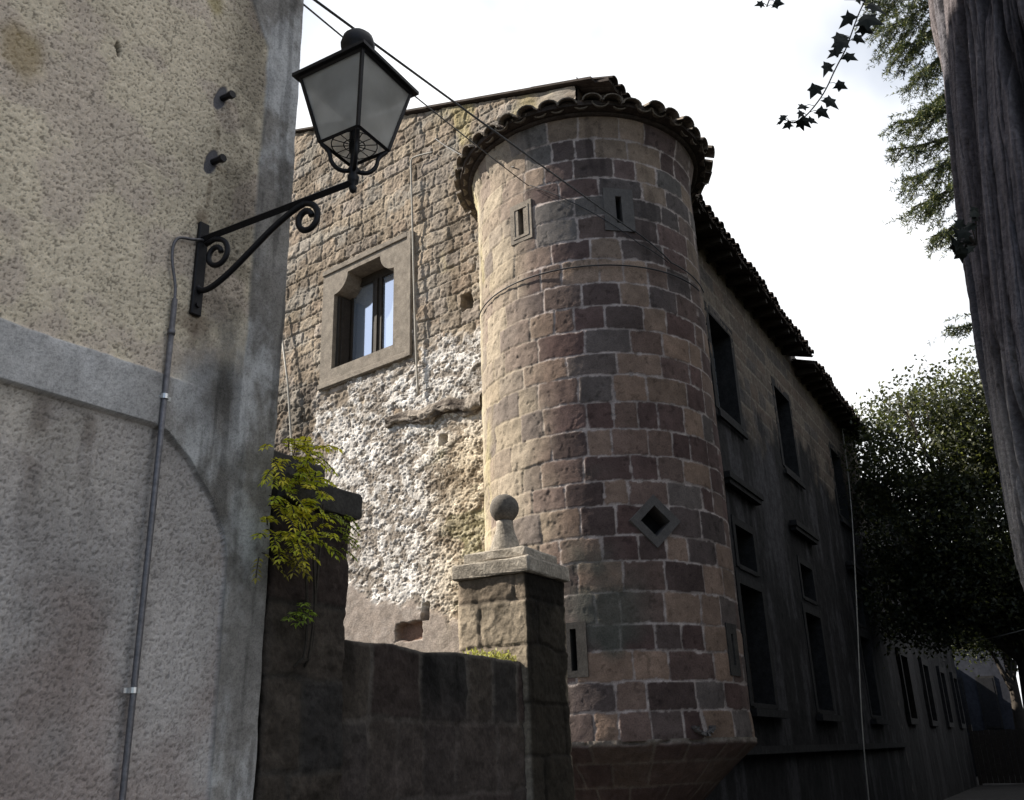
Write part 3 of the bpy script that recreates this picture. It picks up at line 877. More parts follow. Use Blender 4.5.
grit = ss(.56, .66, g1) * smooth
cc = mixc(cc, cc * .6, grit * .6)
pst = ss(.50, .64, fbm(tg * 4, zg * 1.3, 5, 549, .62)) * panel
cc = mixc(cc, cc * .68, pst * .6)
for (mt_, mz_, rt_, rz_, cl_) in ((1.19, 3.92, .09, .13, (.27, .19, .06)), (1.915, 4.68, .05, .09, (.28, .22, .06)), (1.955, 3.62, .04, .06, (.13, .08, .045)), (1.965, 3.17, .09, .06, (.17, .12, .09)), (1.10, 3.5, .08, .05, (.33, .25, .14))):
    k = ss(1.1, .35, np.sqrt(((tg - mt_) / rt_) ** 2 + ((zg - mz_) / rz_) ** 2) + (f1 - .5) * .9)
    cc = mixc(cc, cc * .35 + np.array(cl_) * .65, k * .85)
k = ss(1.0, .7, np.sqrt(((tg - 1.52 + .2 * (zg - 4.15)) / .013) ** 2 + ((zg - 4.148) / .05) ** 2) + (f1 - .5) * 1.1)
h = h - k * .02; cc = mixc(cc, cc * .35, k)
for mt_, mz_ in ((1.99, 4.225), (1.975, 3.90)):
    k = ss(1.0, .85, np.sqrt(((tg - mt_ - .25 * (zg - mz_)) / .030) ** 2 + ((zg - mz_) / .068) ** 2) + (f1 - .5) * .5)
    h = h * (1 - k) - .004 * k; cc = mixc(cc, np.broadcast_to(np.array((.125, .12, .13)), cc.shape), k)
for (mt_, z_t, ln_, wd_) in ((1.99, 4.16, .30, .02), (1.978, 3.83, .28, .02), (1.965, 3.2, .28, .03), (1.862, 2.83, .25, .012), (1.866, 1.83, .22, .014), (1.45, 2.73, .5, .05), (1.62, 2.72, .35, .04), (1.28, 4.7, .6, .04)):
    k = ss(1.0, .2, np.abs(tg - mt_ + (fbm(zg * 6, tg * 0 + mt_, 3, 561) - .5) * .02) / wd_) * ss(0, .02, z_t - zg) * ss(ln_, ln_ * .2, z_t - zg)
    cc = mixc(cc, cc * np.array((.52, .49, .47)), k * .75 * ss(.35, .6, f1 + .1))
crk = np.abs(tg - 1.70 - .10 * np.sin(zg * 5) - .25 * (zg - 4.3) - (fbm(zg * 12, zg * 0 + 2, 4, 571) - .5) * .10)
k = ss(.004, .001, crk) * ss(3.5, 3.7, zg) * ss(4.9, 4.6, zg)
cc = mixc(cc, cc * .45, k * .8)
dx = np.where(tg > 2.39, (fbm(zg * 8, zg * 0 + .5, 4, 551) - .5) * .012, 0)
Ph = np.array(HP) + np.array(HD) * (tg + dx)[..., None] + np.array(HN) * h[..., None]; Ph[..., 2] = zg
grid('wall', Ph, M_stucco, house, cc)
FH = frame(HP, HD, HN)
bm = bmesh.new()
box(bm, FH, -6, 2.39, -2.42, -.03, 0, 7.0)
obj('rear_wall', bm, stone_mat('plain_render', color=(.33, .31, .29)), house)
bm = bmesh.new()
vs = []
for s in (-6.2, 2.42):
    for y, z in ((.05, 6.97), (-1.25, 7.25), (-2.46, 6.97), (.05, 7.05), (-1.25, 7.33), (-2.46, 7.05)):
        vs.append(bm.verts.new(FH @ Vector((s, y, z))))
for f in ((0, 1, 7, 6), (1, 2, 8, 7), (3, 4, 10, 9), (4, 5, 11, 10), (0, 6, 9, 3), (2, 5, 11, 8), (0, 1, 4, 3), (1, 2, 5, 4), (6, 7, 10, 9), (7, 8, 11, 10)):
    bm.faces.new([vs[i] for i in f])
obj('roof', bm, M_tile, house)
for mt_, mz_ in ((1.998, 4.228), (1.982, 3.902)):
    bm = bmesh.new()
    c = FH @ Vector((mt_, -.01, mz_)); e = FH @ Vector((mt_ + .012, .045, mz_ + .006))
    tube(bm, [c, e], .013, 8)
    tube(bm, [e - HN * .012, e + HN * .006], .017, 8)
    obj('wall_pin', bm, M_iron, house)

# ------------------------------------------------------------------ wall lamp
AX = Vector((-.563, 2.97, 0)); FT = Vector((-1.1985, 3.1996, 0))
lamp = thing('street_lamp', 'black iron lantern with frosted panes on a scrolled bracket fixed to the stucco house', 'street lamp', FT + Vector((0, 0, 3.2)))
bd = (AX - FT); LA = bd.length; bd.normalize()
def bp(a, z, off=0): return FT + bd * a + Vector((0, 0, z)) + HD * off
bm = bmesh.new(); box(bm, FH, 1.94, 1.985, .0, .018, 3.20, 3.60); bevel(bm, .003, 1)
for zq in (3.24, 3.53):
    tube(bm, [FH @ Vector((1.962, .018, zq)), FH @ Vector((1.962, .028, zq))], .011, 6)
obj('wall_plate', bm, M_iron, lamp)
zl = lambda a: 3.525 + (3.615 - 3.525) * a / LA
bm = bmesh.new()
tube(bm, [bp(.0, zl(0)), bp(LA, zl(LA))], .0165, 4)
obj('arm', bm, M_iron, lamp)
bm = bmesh.new()
pts = [bp(.0, 3.34), bp(.015, 3.305), bp(.05, 3.295), bp(.10, 3.315), bp(.16, 3.355), bp(.25, 3.43), bp(.34, 3.505), bp(.42, 3.555), bp(.47, 3.575)]
def sm(P, k=3):
    for _ in range(k):
        Q = [P[0]]
        for a, b in zip(P, P[1:]): Q += [a * .75 + b * .25, a * .25 + b * .75]
        P = Q + [P[-1]]
    return P
sc1 = []
for i in range(26):
    a = R(80 - i * 17); r_ = .056 - .0013 * i
    sc1.append(bp(.482 + r_ * math.cos(a) * .95, 3.505 + r_ * 1.15 * math.sin(a)))
tube(bm, sm(pts, 2) + sc1, .0125, 6)
obj('brace', bm, M_iron, lamp, True)
bm = bmesh.new()
sc2 = [bp(.03, 3.50), bp(.07, 3.515)]
for i in range(26):
    a = R(75 - i * 17); r_ = .056 - .0014 * i
    sc2.append(bp(.085 + r_ * math.cos(a), 3.445 + r_ * 1.15 * math.sin(a)))
tube(bm, sc2, .011, 6)
obj('scroll', bm, M_iron, lamp, True)
bm = bmesh.new()
lathe(bm, AX, [(.002, 3.565), (.012, 3.575), (.016, 3.59), (.008, 3.60), (.02, 3.612), (.023, 3.635), (.014, 3.65), (.024, 3.665), (.015, 3.68), (.013, 3.74), (.02, 3.75), (.02, 3.80), (.016, 3.95), (.016, 4.0)], 12)
obj('stem', bm, M_iron, lamp, True)
LROT = R(-2.5 + 45 + 18)
def lc(k, r_, z):   # corner k at half diagonal r_
    a = LROT - R(45) + R(90) * k - R(90)
    return AX + Vector((r_ * math.cos(a), r_ * math.sin(a), z))
bm = bmesh.new()
for k in range(4):
    mid = lc(k, .125, 3.772)
    tube(bm, sm([AX + Vector((0, 0, 3.665)), lc(k, .05, 3.655), lc(k, .085, 3.69), lc(k, .09, 3.735), lc(k, .122, 3.765)], 2), .0085, 6)
obj('cradle', bm, M_iron, lamp, True)
ZB, ZT, RB, RTT = 3.772, 4.06, .128, .212
bm = bmesh.new()
for k in range(4):
    tube(bm, [lc(k, RB, ZB), lc(k, RTT, ZT)], .0085, 4)
    tube(bm, [lc(k, RB, ZB), lc(k + 1, RB, ZB)], .0085, 4)
    tube(bm, [lc(k, RTT, ZT - .008), lc(k + 1, RTT, ZT - .008)], .009, 4)
obj('lantern_frame', bm, M_iron, lamp)
bm = bmesh.new()
for k in range(12):
    a = 2 * math.pi * k / 12
    tube(bm, [AX + Vector((.02 * math.cos(a), .02 * math.sin(a), ZB + .004)), AX + Vector((.088 * math.cos(a), .088 * math.sin(a), ZB + .004))], .0022, 4)
for r_ in (.04, .086):
    tube(bm, [AX + Vector((r_ * math.cos(2 * math.pi * k / 24), r_ * math.sin(2 * math.pi * k / 24), ZB + .004)) for k in range(25)], .0022, 4)
obj('spoked_base', bm, M_iron, lamp)
for k in range(4):
    bm = bmesh.new()
    q = [lc(k, RB - .002, ZB + .004), lc(k + 1, RB - .002, ZB + .004), lc(k + 1, RTT - .002, ZT - .012), lc(k, RTT - .002, ZT - .012)]
    cin = AX + Vector((0, 0, (ZB + ZT) / 2)); nrm = ((q[0] + q[1] + q[2] + q[3]) / 4 - cin); nrm.z = 0; nrm.normalize()
    vs = [bm.verts.new(p) for p in q] + [bm.verts.new(p - nrm * .004) for p in q]
    for f in ((0, 1, 2, 3), (4, 5, 6, 7), (0, 1, 5, 4), (1, 2, 6, 5), (2, 3, 7, 6), (3, 0, 4, 7)): bm.faces.new([vs[i] for i in f])
    obj('glass_pane', bm, M_lamp, lamp)
bm = bmesh.new()
rings = [(.245, ZT - .006), (.245, ZT + .008), (.215, ZT + .016), (.085, ZT + .125), (.07, ZT + .135)]
rr = [[bm.verts.new(lc(k, r_, z)) for k in range(4)] for r_, z in rings]
for a, b in zip(rr, rr[1:]):
    for k in range(4): bm.faces.new((a[k], a[(k + 1) % 4], b[(k + 1) % 4], b[k]))
bm.faces.new(rr[0]); bm.faces.new(rr[-1])
obj('lantern_roof', bm, M_iron, lamp)
bm = bmesh.new()
lathe(bm, AX, [(.055, ZT + .13), (.05, ZT + .15), (.064, ZT + .165), (.068, ZT + .19), (.06, ZT + .22), (.035, ZT + .245), (.012, ZT + .255)], 20)
obj('chimney_cap', bm, M_iron, lamp, True)

# ------------------------------------------------------------------ conduit feeding the lamp
cdt = thing('conduit', 'grey metal conduit running up the stucco wall to the lamp bracket', 'pipe', FH @ Vector((1.862, 0, 0)))
def hp(t, z, o=.02): return FH @ Vector((t, o, z))
bm = bmesh.new(); tube(bm, [hp(1.868, 0), hp(1.866, 1.5), hp(1.864, 2.5), hp(1.862, 3.225)], .0105, 10)
obj('pipe', bm, M_pipe, cdt, True)
bm = bmesh.new(); tube(bm, [hp(1.862, 3.08), hp(1.862, 3.10)], .014, 10); obj('coupling', bm, M_pipe, cdt, True)
bm = bmesh.new(); tube(bm, sm([hp(1.862, 3.22), hp(1.860, 3.28), hp(1.835, 3.36), hp(1.828, 3.43), hp(1.842, 3.475), hp(1.87, 3.49), hp(1.91, 3.50), hp(1.945, 3.515), hp(1.96, 3.52)], 3), .006, 8)
obj('flexible_lead', bm, M_pipe, cdt, True)
for zq in (2.838, 1.836):
    bm = bmesh.new(); tube(bm, [hp(1.863, zq - .009), hp(1.863, zq + .009)], .0145, 12)
    box(bm, FH, 1.835, 1.895, .002, .012, zq - .008, zq + .008)
    obj('clamp', bm, M_steel, cdt)

# ------------------------------------------------------------------ courtyard wall and gate piers
Q0 = Vector((-.87, 3.72, 0)); QD, QN = A(29.8), A(119.8)
FQ = frame(Q0, QD, QN)
def stone_block(name, M, x0, x1, y0, y1, z0, z1, mat, parent, seed, palette, ch=.26, bw=.36, rough=.02, st=.012, mortar=(.10, .088, .076), tint=None):
    """block wall: four heightfield sides and a top, one closed mesh"""
    us = []; per = 2 * ((x1 - x0) + (y1 - y0))
    def side(a, b):
        n = max(2, int(abs(b - a) / st)); return np.linspace(a, b, n, endpoint=False)
    xs = np.concatenate([side(x0, x1), np.full(len(side(y0, y1)), x1), side(x1, x0), np.full(len(side(y1, y0)), x0)])
    ys = np.concatenate([np.full(len(side(x0, x1)), y0), side(y0, y1), np.full(len(side(x1, x0)), y1), side(y1, y0)])
    xs = np.append(xs, xs[0]); ys = np.append(ys, ys[0])
    nx = np.concatenate([np.zeros(len(side(x0, x1))), np.ones(len(side(y0, y1))), np.zeros(len(side(x1, x0))), -np.ones(len(side(y1, y0)))]); nx = np.append(nx, nx[0])
    ny = np.concatenate([-np.ones(len(side(x0, x1))), np.zeros(len(side(y0, y1))), np.ones(len(side(x1, x0))), np.zeros(len(side(y1, y0)))]); ny = np.append(ny, ny[0])
    dl = np.concatenate([[0], np.cumsum(np.hypot(np.diff(xs), np.diff(ys)))])
    zv = axis((z0, z1, st))
    ug, vg = np.meshgrid(dl, zv)
    ids, d, kk = masonry(ug, vg, ch, bw, seed, warp=.02, jit=.35)
    f1 = fbm(ug * 3, vg * 3, 5, seed + 3); f2 = fbm(ug * 14, vg * 14, 4, seed + 5)
    f5 = fbm(ug * 34, vg * 34, 3, seed + 9)
    hh = ss(.0, .012, d) * .007 + (f2 - .5) * rough * .7 + (f5 - .5) * rough * .6 + (f1 - .5) * rough + (rid(ids, 2) - .5) * .008
    cc = pick(palette, ids, seed) * (.65 + .7 * f1)[..., None]
    cc = mixc(cc, np.broadcast_to(np.array(mortar), cc.shape), (1 - ss(.004, .018, d)) * .8)
    if tint is not None: cc = tint(cc, ug, vg, f1, f2)
    X = xs[None] + nx[None] * hh; Y = ys[None] + ny[None] * hh
    vg = vg + (fbm(ug * 2.5, ug * 0 + seed, 4, seed + 11) - .5) * .05 * ss(z1 - .2, z1, vg) * (z1 < 2.3)
    P = np.stack([X, Y, vg], -1)
    Mm = np.array(M)
    Pw = P @ Mm[:3, :3].T + Mm[:3, 3]
    n = Pw.shape[1]
    topc = Pw[-1].mean(0)
    Pw = np.concatenate([Pw, (Pw[-1:] * .5 + topc * .5), np.broadcast_to(topc, (1, n, 3))], 0)
    cc = np.concatenate([cc, cc[-1:], cc[-1:]], 0)
    return grid(name, Pw, mat, parent, cc)

DK = [(.034, .030, .027), (.044, .037, .032), (.030, .027, .025), (.054, .044, .036), (.042, .031, .027)]  # near-black blocks: shade of the street side put into the colour
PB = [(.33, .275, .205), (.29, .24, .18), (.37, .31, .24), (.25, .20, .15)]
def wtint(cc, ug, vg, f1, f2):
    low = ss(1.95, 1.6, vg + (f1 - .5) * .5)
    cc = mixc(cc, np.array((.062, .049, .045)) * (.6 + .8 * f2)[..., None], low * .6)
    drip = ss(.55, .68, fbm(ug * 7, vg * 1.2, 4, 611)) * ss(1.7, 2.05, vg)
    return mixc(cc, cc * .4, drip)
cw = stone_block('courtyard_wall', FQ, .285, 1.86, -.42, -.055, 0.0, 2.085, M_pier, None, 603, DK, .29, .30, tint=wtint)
tag(cw, 'low dark stone wall running between the two gate piers', 'wall')

def slab(name, M, x0, x1, y0, y1, z0, z1, parent, mat=M_cap, b=.012):
    bm = bmesh.new(); box(bm, M, x0, x1, y0, y1, z0, z1); bevel(bm, b, 2)
    bmesh.ops.subdivide_edges(bm, edges=[e for e in bm.edges if e.calc_length() > .1], cuts=3, use_grid_fill=True)
    for v in bm.verts: v.co += Vector((random.uniform(-1, 1), random.uniform(-1, 1), random.uniform(-1, 1))) * .004
    return obj(name, bm, mat, parent, False)
random.seed(5)
pier = thing('gate_pier', 'stone gate pier topped by a ball finial in front of the round tower', 'gate pier', Q0 + QD * 2.07 - QN * .22, 'gate piers')
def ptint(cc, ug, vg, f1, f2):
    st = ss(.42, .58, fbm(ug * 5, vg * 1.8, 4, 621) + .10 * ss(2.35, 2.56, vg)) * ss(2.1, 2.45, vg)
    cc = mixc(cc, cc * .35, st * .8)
    # shade of the street-facing side, painted nearly black
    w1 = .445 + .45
    street_shade = ss(w1 - .02, w1 + .02, ug + (f2 - .5) * .06) * ss(w1 + .465, w1 + .44, ug)
    cc = mixc(cc, cc * .09, street_shade)
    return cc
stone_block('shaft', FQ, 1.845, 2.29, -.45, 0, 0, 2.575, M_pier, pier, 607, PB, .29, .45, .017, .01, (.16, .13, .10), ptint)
slab('cap', FQ, 1.81, 2.325, -.485, .035, 2.578, 2.668, pier)
slab('cap', FQ, 1.86, 2.275, -.435, -.015, 2.671, 2.735, pier)
bc = FQ @ Vector((2.0675, -.262, 0))
bm = bmesh.new()
lathe(bm, bc, [(.105, 2.735), (.10, 2.75), (.092, 2.78), (.078, 2.83), (.06, 2.88), (.05, 2.93), (.052, 2.95)], 20)
obj('neck', bm, M_cap, pier, True)
bm = bmesh.new(); bmesh.ops.create_uvsphere(bm, u_segments=32, v_segments=20, radius=.09)
for v in bm.verts: v.co += bc + Vector((0, 0, 3.03)) + v.normal * random.uniform(-.0015, .0015)
obj('ball', bm, stone_mat('dark_ball_stone', scale=70, bump=.4, var=.3, var2=.3, color=(.12, .108, .095)), pier, True)  # ball stone darker than the cap

pier2 = thing('gate_pier', 'dark gate pier with stepped flat cap, overgrown by the yellow-green climber', 'gate pier', Q0 + QD * .07 - QN * .22, 'gate piers')
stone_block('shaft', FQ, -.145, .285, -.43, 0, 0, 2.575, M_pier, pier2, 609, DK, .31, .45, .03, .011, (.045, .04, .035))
slab('cap', FQ, -.14, .325, -.48, .05, 2.578, 2.690, pier2, M_cap2)
slab('cap', FQ, -.14, .185, -.42, -.04, 2.693, 2.80, pier2, M_cap2)

# ------------------------------------------------------------------ leaves
def leaf_mesh(name, items, mat, parent=None, nseg=1):
    """items: list of (pos, dir, normal, length, width, color) -> one mesh of pointed leaves, folded along the rib"""
    n = len(items)
    pos = np.array([i[0] for i in items]); d = np.array([i[1] for i in items]); nr = np.array([i[2] for i in items])
    ln = np.array([i[3] for i in items])[:, None]; wd = np.array([i[4] for i in items])[:, None]; c = np.array([i[5] for i in items])
    d = d / np.linalg.norm(d, axis=1, keepdims=True)
    s = np.cross(d, nr); s /= np.linalg.norm(s, axis=1, keepdims=True) + 1e-9
    nr = np.cross(s, d)
    V = np.stack([pos, pos + d * ln * .45 + s * wd * .5 + nr * wd * .15, pos + d * ln - nr * ln * .12, pos + d * ln * .45 - s * wd * .5 + nr * wd * .15], 1).reshape(-1, 3)
    b = np.arange(n)[:, None] * 4
    F = np.concatenate([b + np.array([[0, 1, 2]]), b + np.array([[0, 2, 3]])], 1).reshape(-1, 3)
    return np_mesh(name, V, F, mat, parent, np.repeat(c, 4, 0), False, tri=True)

rng = np.random.RandomState(3)
def rv(): 
    v = rng.normal(size=3); return v / np.linalg.norm(v)

# climber on the left pier: pinnate leaves
cl = thing('climbing_plant', 'yellow-green climber with feathery leaves spilling over the dark pier by the stucco house', 'plant', FQ @ Vector((-.05, .05, 2.0)))
items = []; stems = bmesh.new()
def frond(o, dirn, n, ln, lw, colr):
    dirn = Vector(dirn).normalized(); P = []
    for i in range(n + 1):
        f = i / n
        P.append(Vector(o) + dirn * ln * f + Vector((0, 0, -ln * .55 * f * f)))
    tube(stems, P, .0022, 4, False)
    for i in range(1, n + 1):
        tng = (P[i] - P[i - 1]).normalized(); sd_ = tng.cross(Vector((0, 0, 1))).normalized()
        for s in (-1, 1):
            dd = sd_ * s + tng * .55 + Vector((0, 0, -.25)) + Vector(rv()) * .25
            nn = Vector((0, 0, 1)) + Vector(rv()) * .5
            cc = np.array(colr) * rng.uniform(.7, 1.25)
            items.append((np.array(P[i]), np.array(dd), np.array(nn), lw * rng.uniform(.75, 1.15), lw * .36, cc))
    tng = (P[-1] - P[-2]).normalized()
    items.append((np.array(P[-1]), np.array(tng), np.array((0, 0, 1.)), lw, lw * .36, np.array(colr)))
for i in range(110):
    u = rng.uniform(-.29, -.06); z = 2.28 + rng.rand() ** .9 * .48
    if z < 2.4: u = rng.uniform(-.29, -.15)
    o = FQ @ Vector((u, rng.uniform(.06, .20), z))
    dirn = QN * rng.uniform(.2, .8) + QD * rng.uniform(-1.0, .7) + Vector((0, 0, rng.uniform(-.3, .7)))
    yel = rng.rand()
    colr = (.46 + .20 * yel, .52 + .04 * yel, .06) if z > 2.35 else (.34, .29, .06)
    frond(o, dirn, 7, rng.uniform(.06, .12), .03, colr)
for i in range(14):
    o = FQ @ Vector((rng.uniform(.06, .2), rng.uniform(.02, .10), rng.uniform(2.36, 2.58)))
    frond(o, QN * .5 + QD * rng.uniform(.0, 1.0) + Vector((0, 0, rng.uniform(-.2, .5))), 6, .07, .024, (.32, .36, .06))
for i in range(9):
    o = FQ @ Vector((rng.uniform(-.13, -.05), rng.uniform(.03, .10), rng.uniform(2.08, 2.16)))
    frond(o, QN * .6 + QD * rng.uniform(-.6, .8) + Vector((0, 0, rng.uniform(-.2, .7))), 5, .07, .03, (.24, .32, .05))
for k in range(3):
    u = rng.uniform(-.12, .1)
    tube(stems, sm([FQ @ Vector((u, .0, 1.95)), FQ @ Vector((u + rng.uniform(-.08, .08), .05, 2.0)), FQ @ Vector((u - .06 + rng.uniform(-.05, .05), .09, 2.58))], 2), .006, 5)
leaf_mesh('foliage', items, M_leaf, cl)
obj('stem', stems, M_wood_bark, cl)

# small plant on the courtyard wall top
items = []
for i in range(620):
    u = 1.42 + .42 * rng.rand() ** .7
    z = 2.083 + abs(rng.normal()) * .018
    items.append((np.array(FQ @ Vector((u, rng.uniform(-.2, -.06), z))), np.array(rv()) + np.array((0, 0, .9)), rv(), rng.uniform(.014, .03), .012, np.array((.34, .32, .13)) * rng.uniform(.6, 1.2)))
tag(leaf_mesh('wall_plant', items, M_leaf), 'pale yellowish tuft of small plants on the wall top beside the ball-topped pier', 'plant')

# ------------------------------------------------------------------ pipes and cables on the big building
bm = bmesh.new()
tube(bm, sm([FG @ Vector((2.55, .07, 10.08)), FG @ Vector((2.9, .10, 10.15)), FG @ Vector((2.98, .10, 10.12)), FG @ Vector((2.96, .10, 9.8)), FG @ Vector((2.86, .10, 7.2)), FG @ Vector((2.80, .10, 6.25))], 2), .014, 8)
tag(obj('wall_pipe', bm, M_rope, None, True), 'thin pale pipe running down the gable wall right of its window', 'pipe')
bm = bmesh.new()
tube(bm, [FG @ Vector((5.97, .12, 8.6)), FG @ Vector((5.6, .13, 7.2)), FG @ Vector((5.36, .16, 6.0)), FG @ Vector((5.30, .20, 4.8))], .017, 8)
tag(obj('leaning_pole', bm, M_rope, None, True), 'slim pale pole leaning on the gable wall beside the stucco house corner', 'pole')

def hang(a, b, sag, n=24):
    a, b = Vector(a), Vector(b)
    return [a.lerp(b, i / n) - Vector((0, 0, sag * 4 * (i / n) * (1 - i / n))) for i in range(n + 1)]
def ring_pts(r, z, p0, p1, n=30, dz=0):
    return [T + A(p0 + (p1 - p0) * i / n) * r + Vector((0, 0, z + dz * i / n)) for i in range(n + 1)]
RC = RT + .03
bm = bmesh.new()
tube(bm, hang(Vector((-.935, 3.60, 5.13)), T + A(-197) * RC + Vector((0, 0, 6.94)), .01) + ring_pts(RC, 6.94, -198, -217, 10, -.29) + ring_pts(RC, 6.65, -218, -250, 12, -.06), .0075, 6)
tag(obj('overhead_cable', bm, M_cable), 'thick black cable from the stucco house corner passing behind the lantern to the tower front', 'cable')
bm = bmesh.new()
tube(bm, hang(Vector((-.96, 3.56, 5.05)), T + A(-148) * RC + Vector((0, 0, 7.665)), .02) + ring_pts(RC, 7.66, -149, -200, 16, -.88) + ring_pts(RC, 6.78, -201, -215, 6, -.14), .005, 6)
tag(obj('overhead_cable', bm, M_cable), 'thinner black cable reaching the sunlit upper left of the tower', 'cable')
bm = bmesh.new()
tube(bm, ring_pts(RC, 6.50, -97, -240, 60), .008, 6)
tag(obj('tower_cable', bm, M_cable), 'thin dark cable ringing the tower below its upper loopholes', 'cable')
bm = bmesh.new()
tube(bm, hang(FG @ Vector((2.45, .12, 10.25)), T + A(-140) * RC + Vector((0, 0, 8.0)), .12), .007, 6)
tag(obj('gable_cable', bm, M_cable), 'short thin cable from the upper gable wall to the tower', 'cable')
def fp(x, y, z): return FS @ Vector((x, y, z))
bm = bmesh.new()
tube(bm, sm([fp(15.6, .12, 9.5), fp(15.0, .16, 7.5), fp(13.2, .2, 4.6), fp(11.5, .22, 2.0), fp(11.1, .2, .3)], 3), .013, 6)
tag(obj('facade_cable', bm, M_rope), 'pale cable hanging down the dark street front', 'cable')
bm = bmesh.new()
tube(bm, hang(fp(19.5, .1, 4.15), Vector((11.2, 19.5, 3.95)), .18), .014, 6)
tag(obj('street_cable', bm, M_rope), 'thin pale cable strung across the far street under the leafy tree', 'cable')

# ------------------------------------------------------------------ near tree on the right: trunk and boughs
ced = thing('cedar_tree', 'big near trunk with furrowed bark and drooping needle boughs at the right edge', 'tree', (2.1, 3.25, 0))
zt_ = axis((-.1, 1.6, .03), (1.6, 5.0, .007), (5.0, 7.5, .03)); an = np.concatenate([np.linspace(0, 2.2, 90, endpoint=False), np.linspace(2.2, 4.9, 420, endpoint=False), np.linspace(4.9, 2 * math.pi, 60)])
ag, zg = np.meshgrid(an, zt_)
EX = np.interp(zg, [0, 1.2, 2.04, 2.34, 2.76, 3.06, 3.33, 3.8, 4.35, 5.2, 7.5], [0, .005, .0, -.012, -.004, .008, .022, .058, .118, .18, .25])
rad0 = 0.50 - 0.015 * zg + .12 * np.exp(-zg * 2.2)
cu, su = np.cos(ag) * 3.2, np.sin(ag) * 3.2
tw = ag * 3.4 + zg * .35
per = lambda k, zs_, sd: fbm(np.cos(ag) * k + 20 + zg * .22, np.sin(ag) * k + zg * zs_, 5, sd, .55)
n1 = per(3.0, .16, 701); n2 = per(12, 1.3, 711); n3 = per(30, 6, 721); n4 = per(19, .9, 751); n5 = per(60, 9, 761)
rdg = 1 - np.abs(n1 - .5) * 2 * 2.4
fur = ss(.66, .97, rdg)
cr2 = ss(.84, .99, 1 - np.abs(n4 - .5) * 2 * 2.0)
plate = np.floor(n2 * 9) / 9
lump = (fbm(np.cos(ag) * 1.2 + 5, np.sin(ag) * 1.2 + zg * .6, 3, 731) - .5)
knot = ss(.66, .80, per(2.2, .9, 781))
rb = rad0 + lump * .15 + knot * .05 * (.5 + n3) - fur * .06 - cr2 * .016 + (n2 - .5) * .025 + (plate - .5) * .022 + (n3 - .5) * .014 + (n5 - .5) * .006
cx = 2.235 + EX * 0.88; cy = 3.19 + EX * -.47
Pk = np.stack([cx + rb * np.cos(ag), cy + rb * np.sin(ag), zg], -1)
cb = mixc(np.broadcast_to(np.array((.085, .073, .076)), Pk.shape), np.broadcast_to(np.array((.13, .114, .118)), Pk.shape), ss(.35, .65, n2 * .5 + n3 * .5))
cb = mixc(cb, np.broadcast_to(np.array((.018, .015, .015)), cb.shape), np.maximum(fur * .9, cr2 * .6))
cb = mixc(cb, np.broadcast_to(np.array((.30, .275, .255)), cb.shape), ss(.40, .62, per(5, .5, 741)) * ss(3.1, 2.5, zg) * .8 * (1 - fur))  # lit lower trunk painted as paler bark
cb = mixc(cb, np.broadcast_to(np.array((.07, .075, .09)), cb.shape), ss(.56, .66, per(3, .4, 771)) * .5)
grid('trunk', Pk, M_bark, ced, cb)

def bough(root, tip, seed, n_sub=26, droop=.25, spread=.30):
    rg = np.random.RandomState(seed)
    root = np.array(root); tip = np.array(tip)
    ax = tip - root; Lb = np.linalg.norm(ax); ax /= Lb
    side = np.cross(ax, (0, 0, 1.0)); side /= np.linalg.norm(side)
    it = []; wb = bmesh.new()
    main = []
    for i in range(9):
        f = i / 8
        main.append(Vector(root + ax * Lb * f + np.array((0, 0, -droop * .25 * math.sin(f * 2.2)))))
    tube(wb, main, [.012 * (1 - .8 * i / 8) + .002 for i in range(9)], 5)
    def needles(a, b, cnt):
        dv = b - a
        for k in range(cnt):
            p_ = a + dv * rg.rand()
            dd = rg.normal(size=3); dd /= np.linalg.norm(dd)
            dd = dd * .8 + dv / (np.linalg.norm(dv) + 1e-9) * .55 + np.array((0, 0, .15))
            c = np.array((.045, .066, .040)) * rg.uniform(.6, 1.4)
            if rg.rand() < .38: c = np.array((.16, .17, .06)) * rg.uniform(.7, 1.3)
            it.append((p_, dd, rg.normal(size=3), rg.uniform(.02, .034), .0055, c))
    for i in range(n_sub):
        f = .12 + .88 * i / n_sub
        o = root + ax * Lb * f + np.array((0, 0, -droop * .25 * math.sin(f * 2.2)))
        s = -1 if i % 2 else 1
        l = spread * (1.1 - .8 * f) * rg.uniform(.6, 1.2) + .03
        dv = side * s * rg.uniform(.4, 1) + ax * rg.uniform(.5, 1.1) + np.array((0, 0, rg.uniform(-.75, .1)))
        dv /= np.linalg.norm(dv)
        e = o + dv * l + np.array((0, 0, -.12 * l))
        tube(wb, [Vector(o), Vector((o + e) / 2 + np.array((0, 0, .02 * l))), Vector(e)], [.003, .0025, .0015], 4)
        needles(o, e, int(40 * l / .12))
        for k in range(int(l / .045)):
            q = o + (e - o) * rg.uniform(.2, 1)
            e2 = q + (dv * .6 + rg.normal(size=3) * .6 + np.array((0, 0, -.3))) * rg.uniform(.04, .08)
            needles(q, e2, 16)
    needles(root + ax * Lb * .2, tip, 110)
    b = leaf_mesh('bough', it, M_needle, ced)
    return obj('twig', wb, M_wood_bark, b)
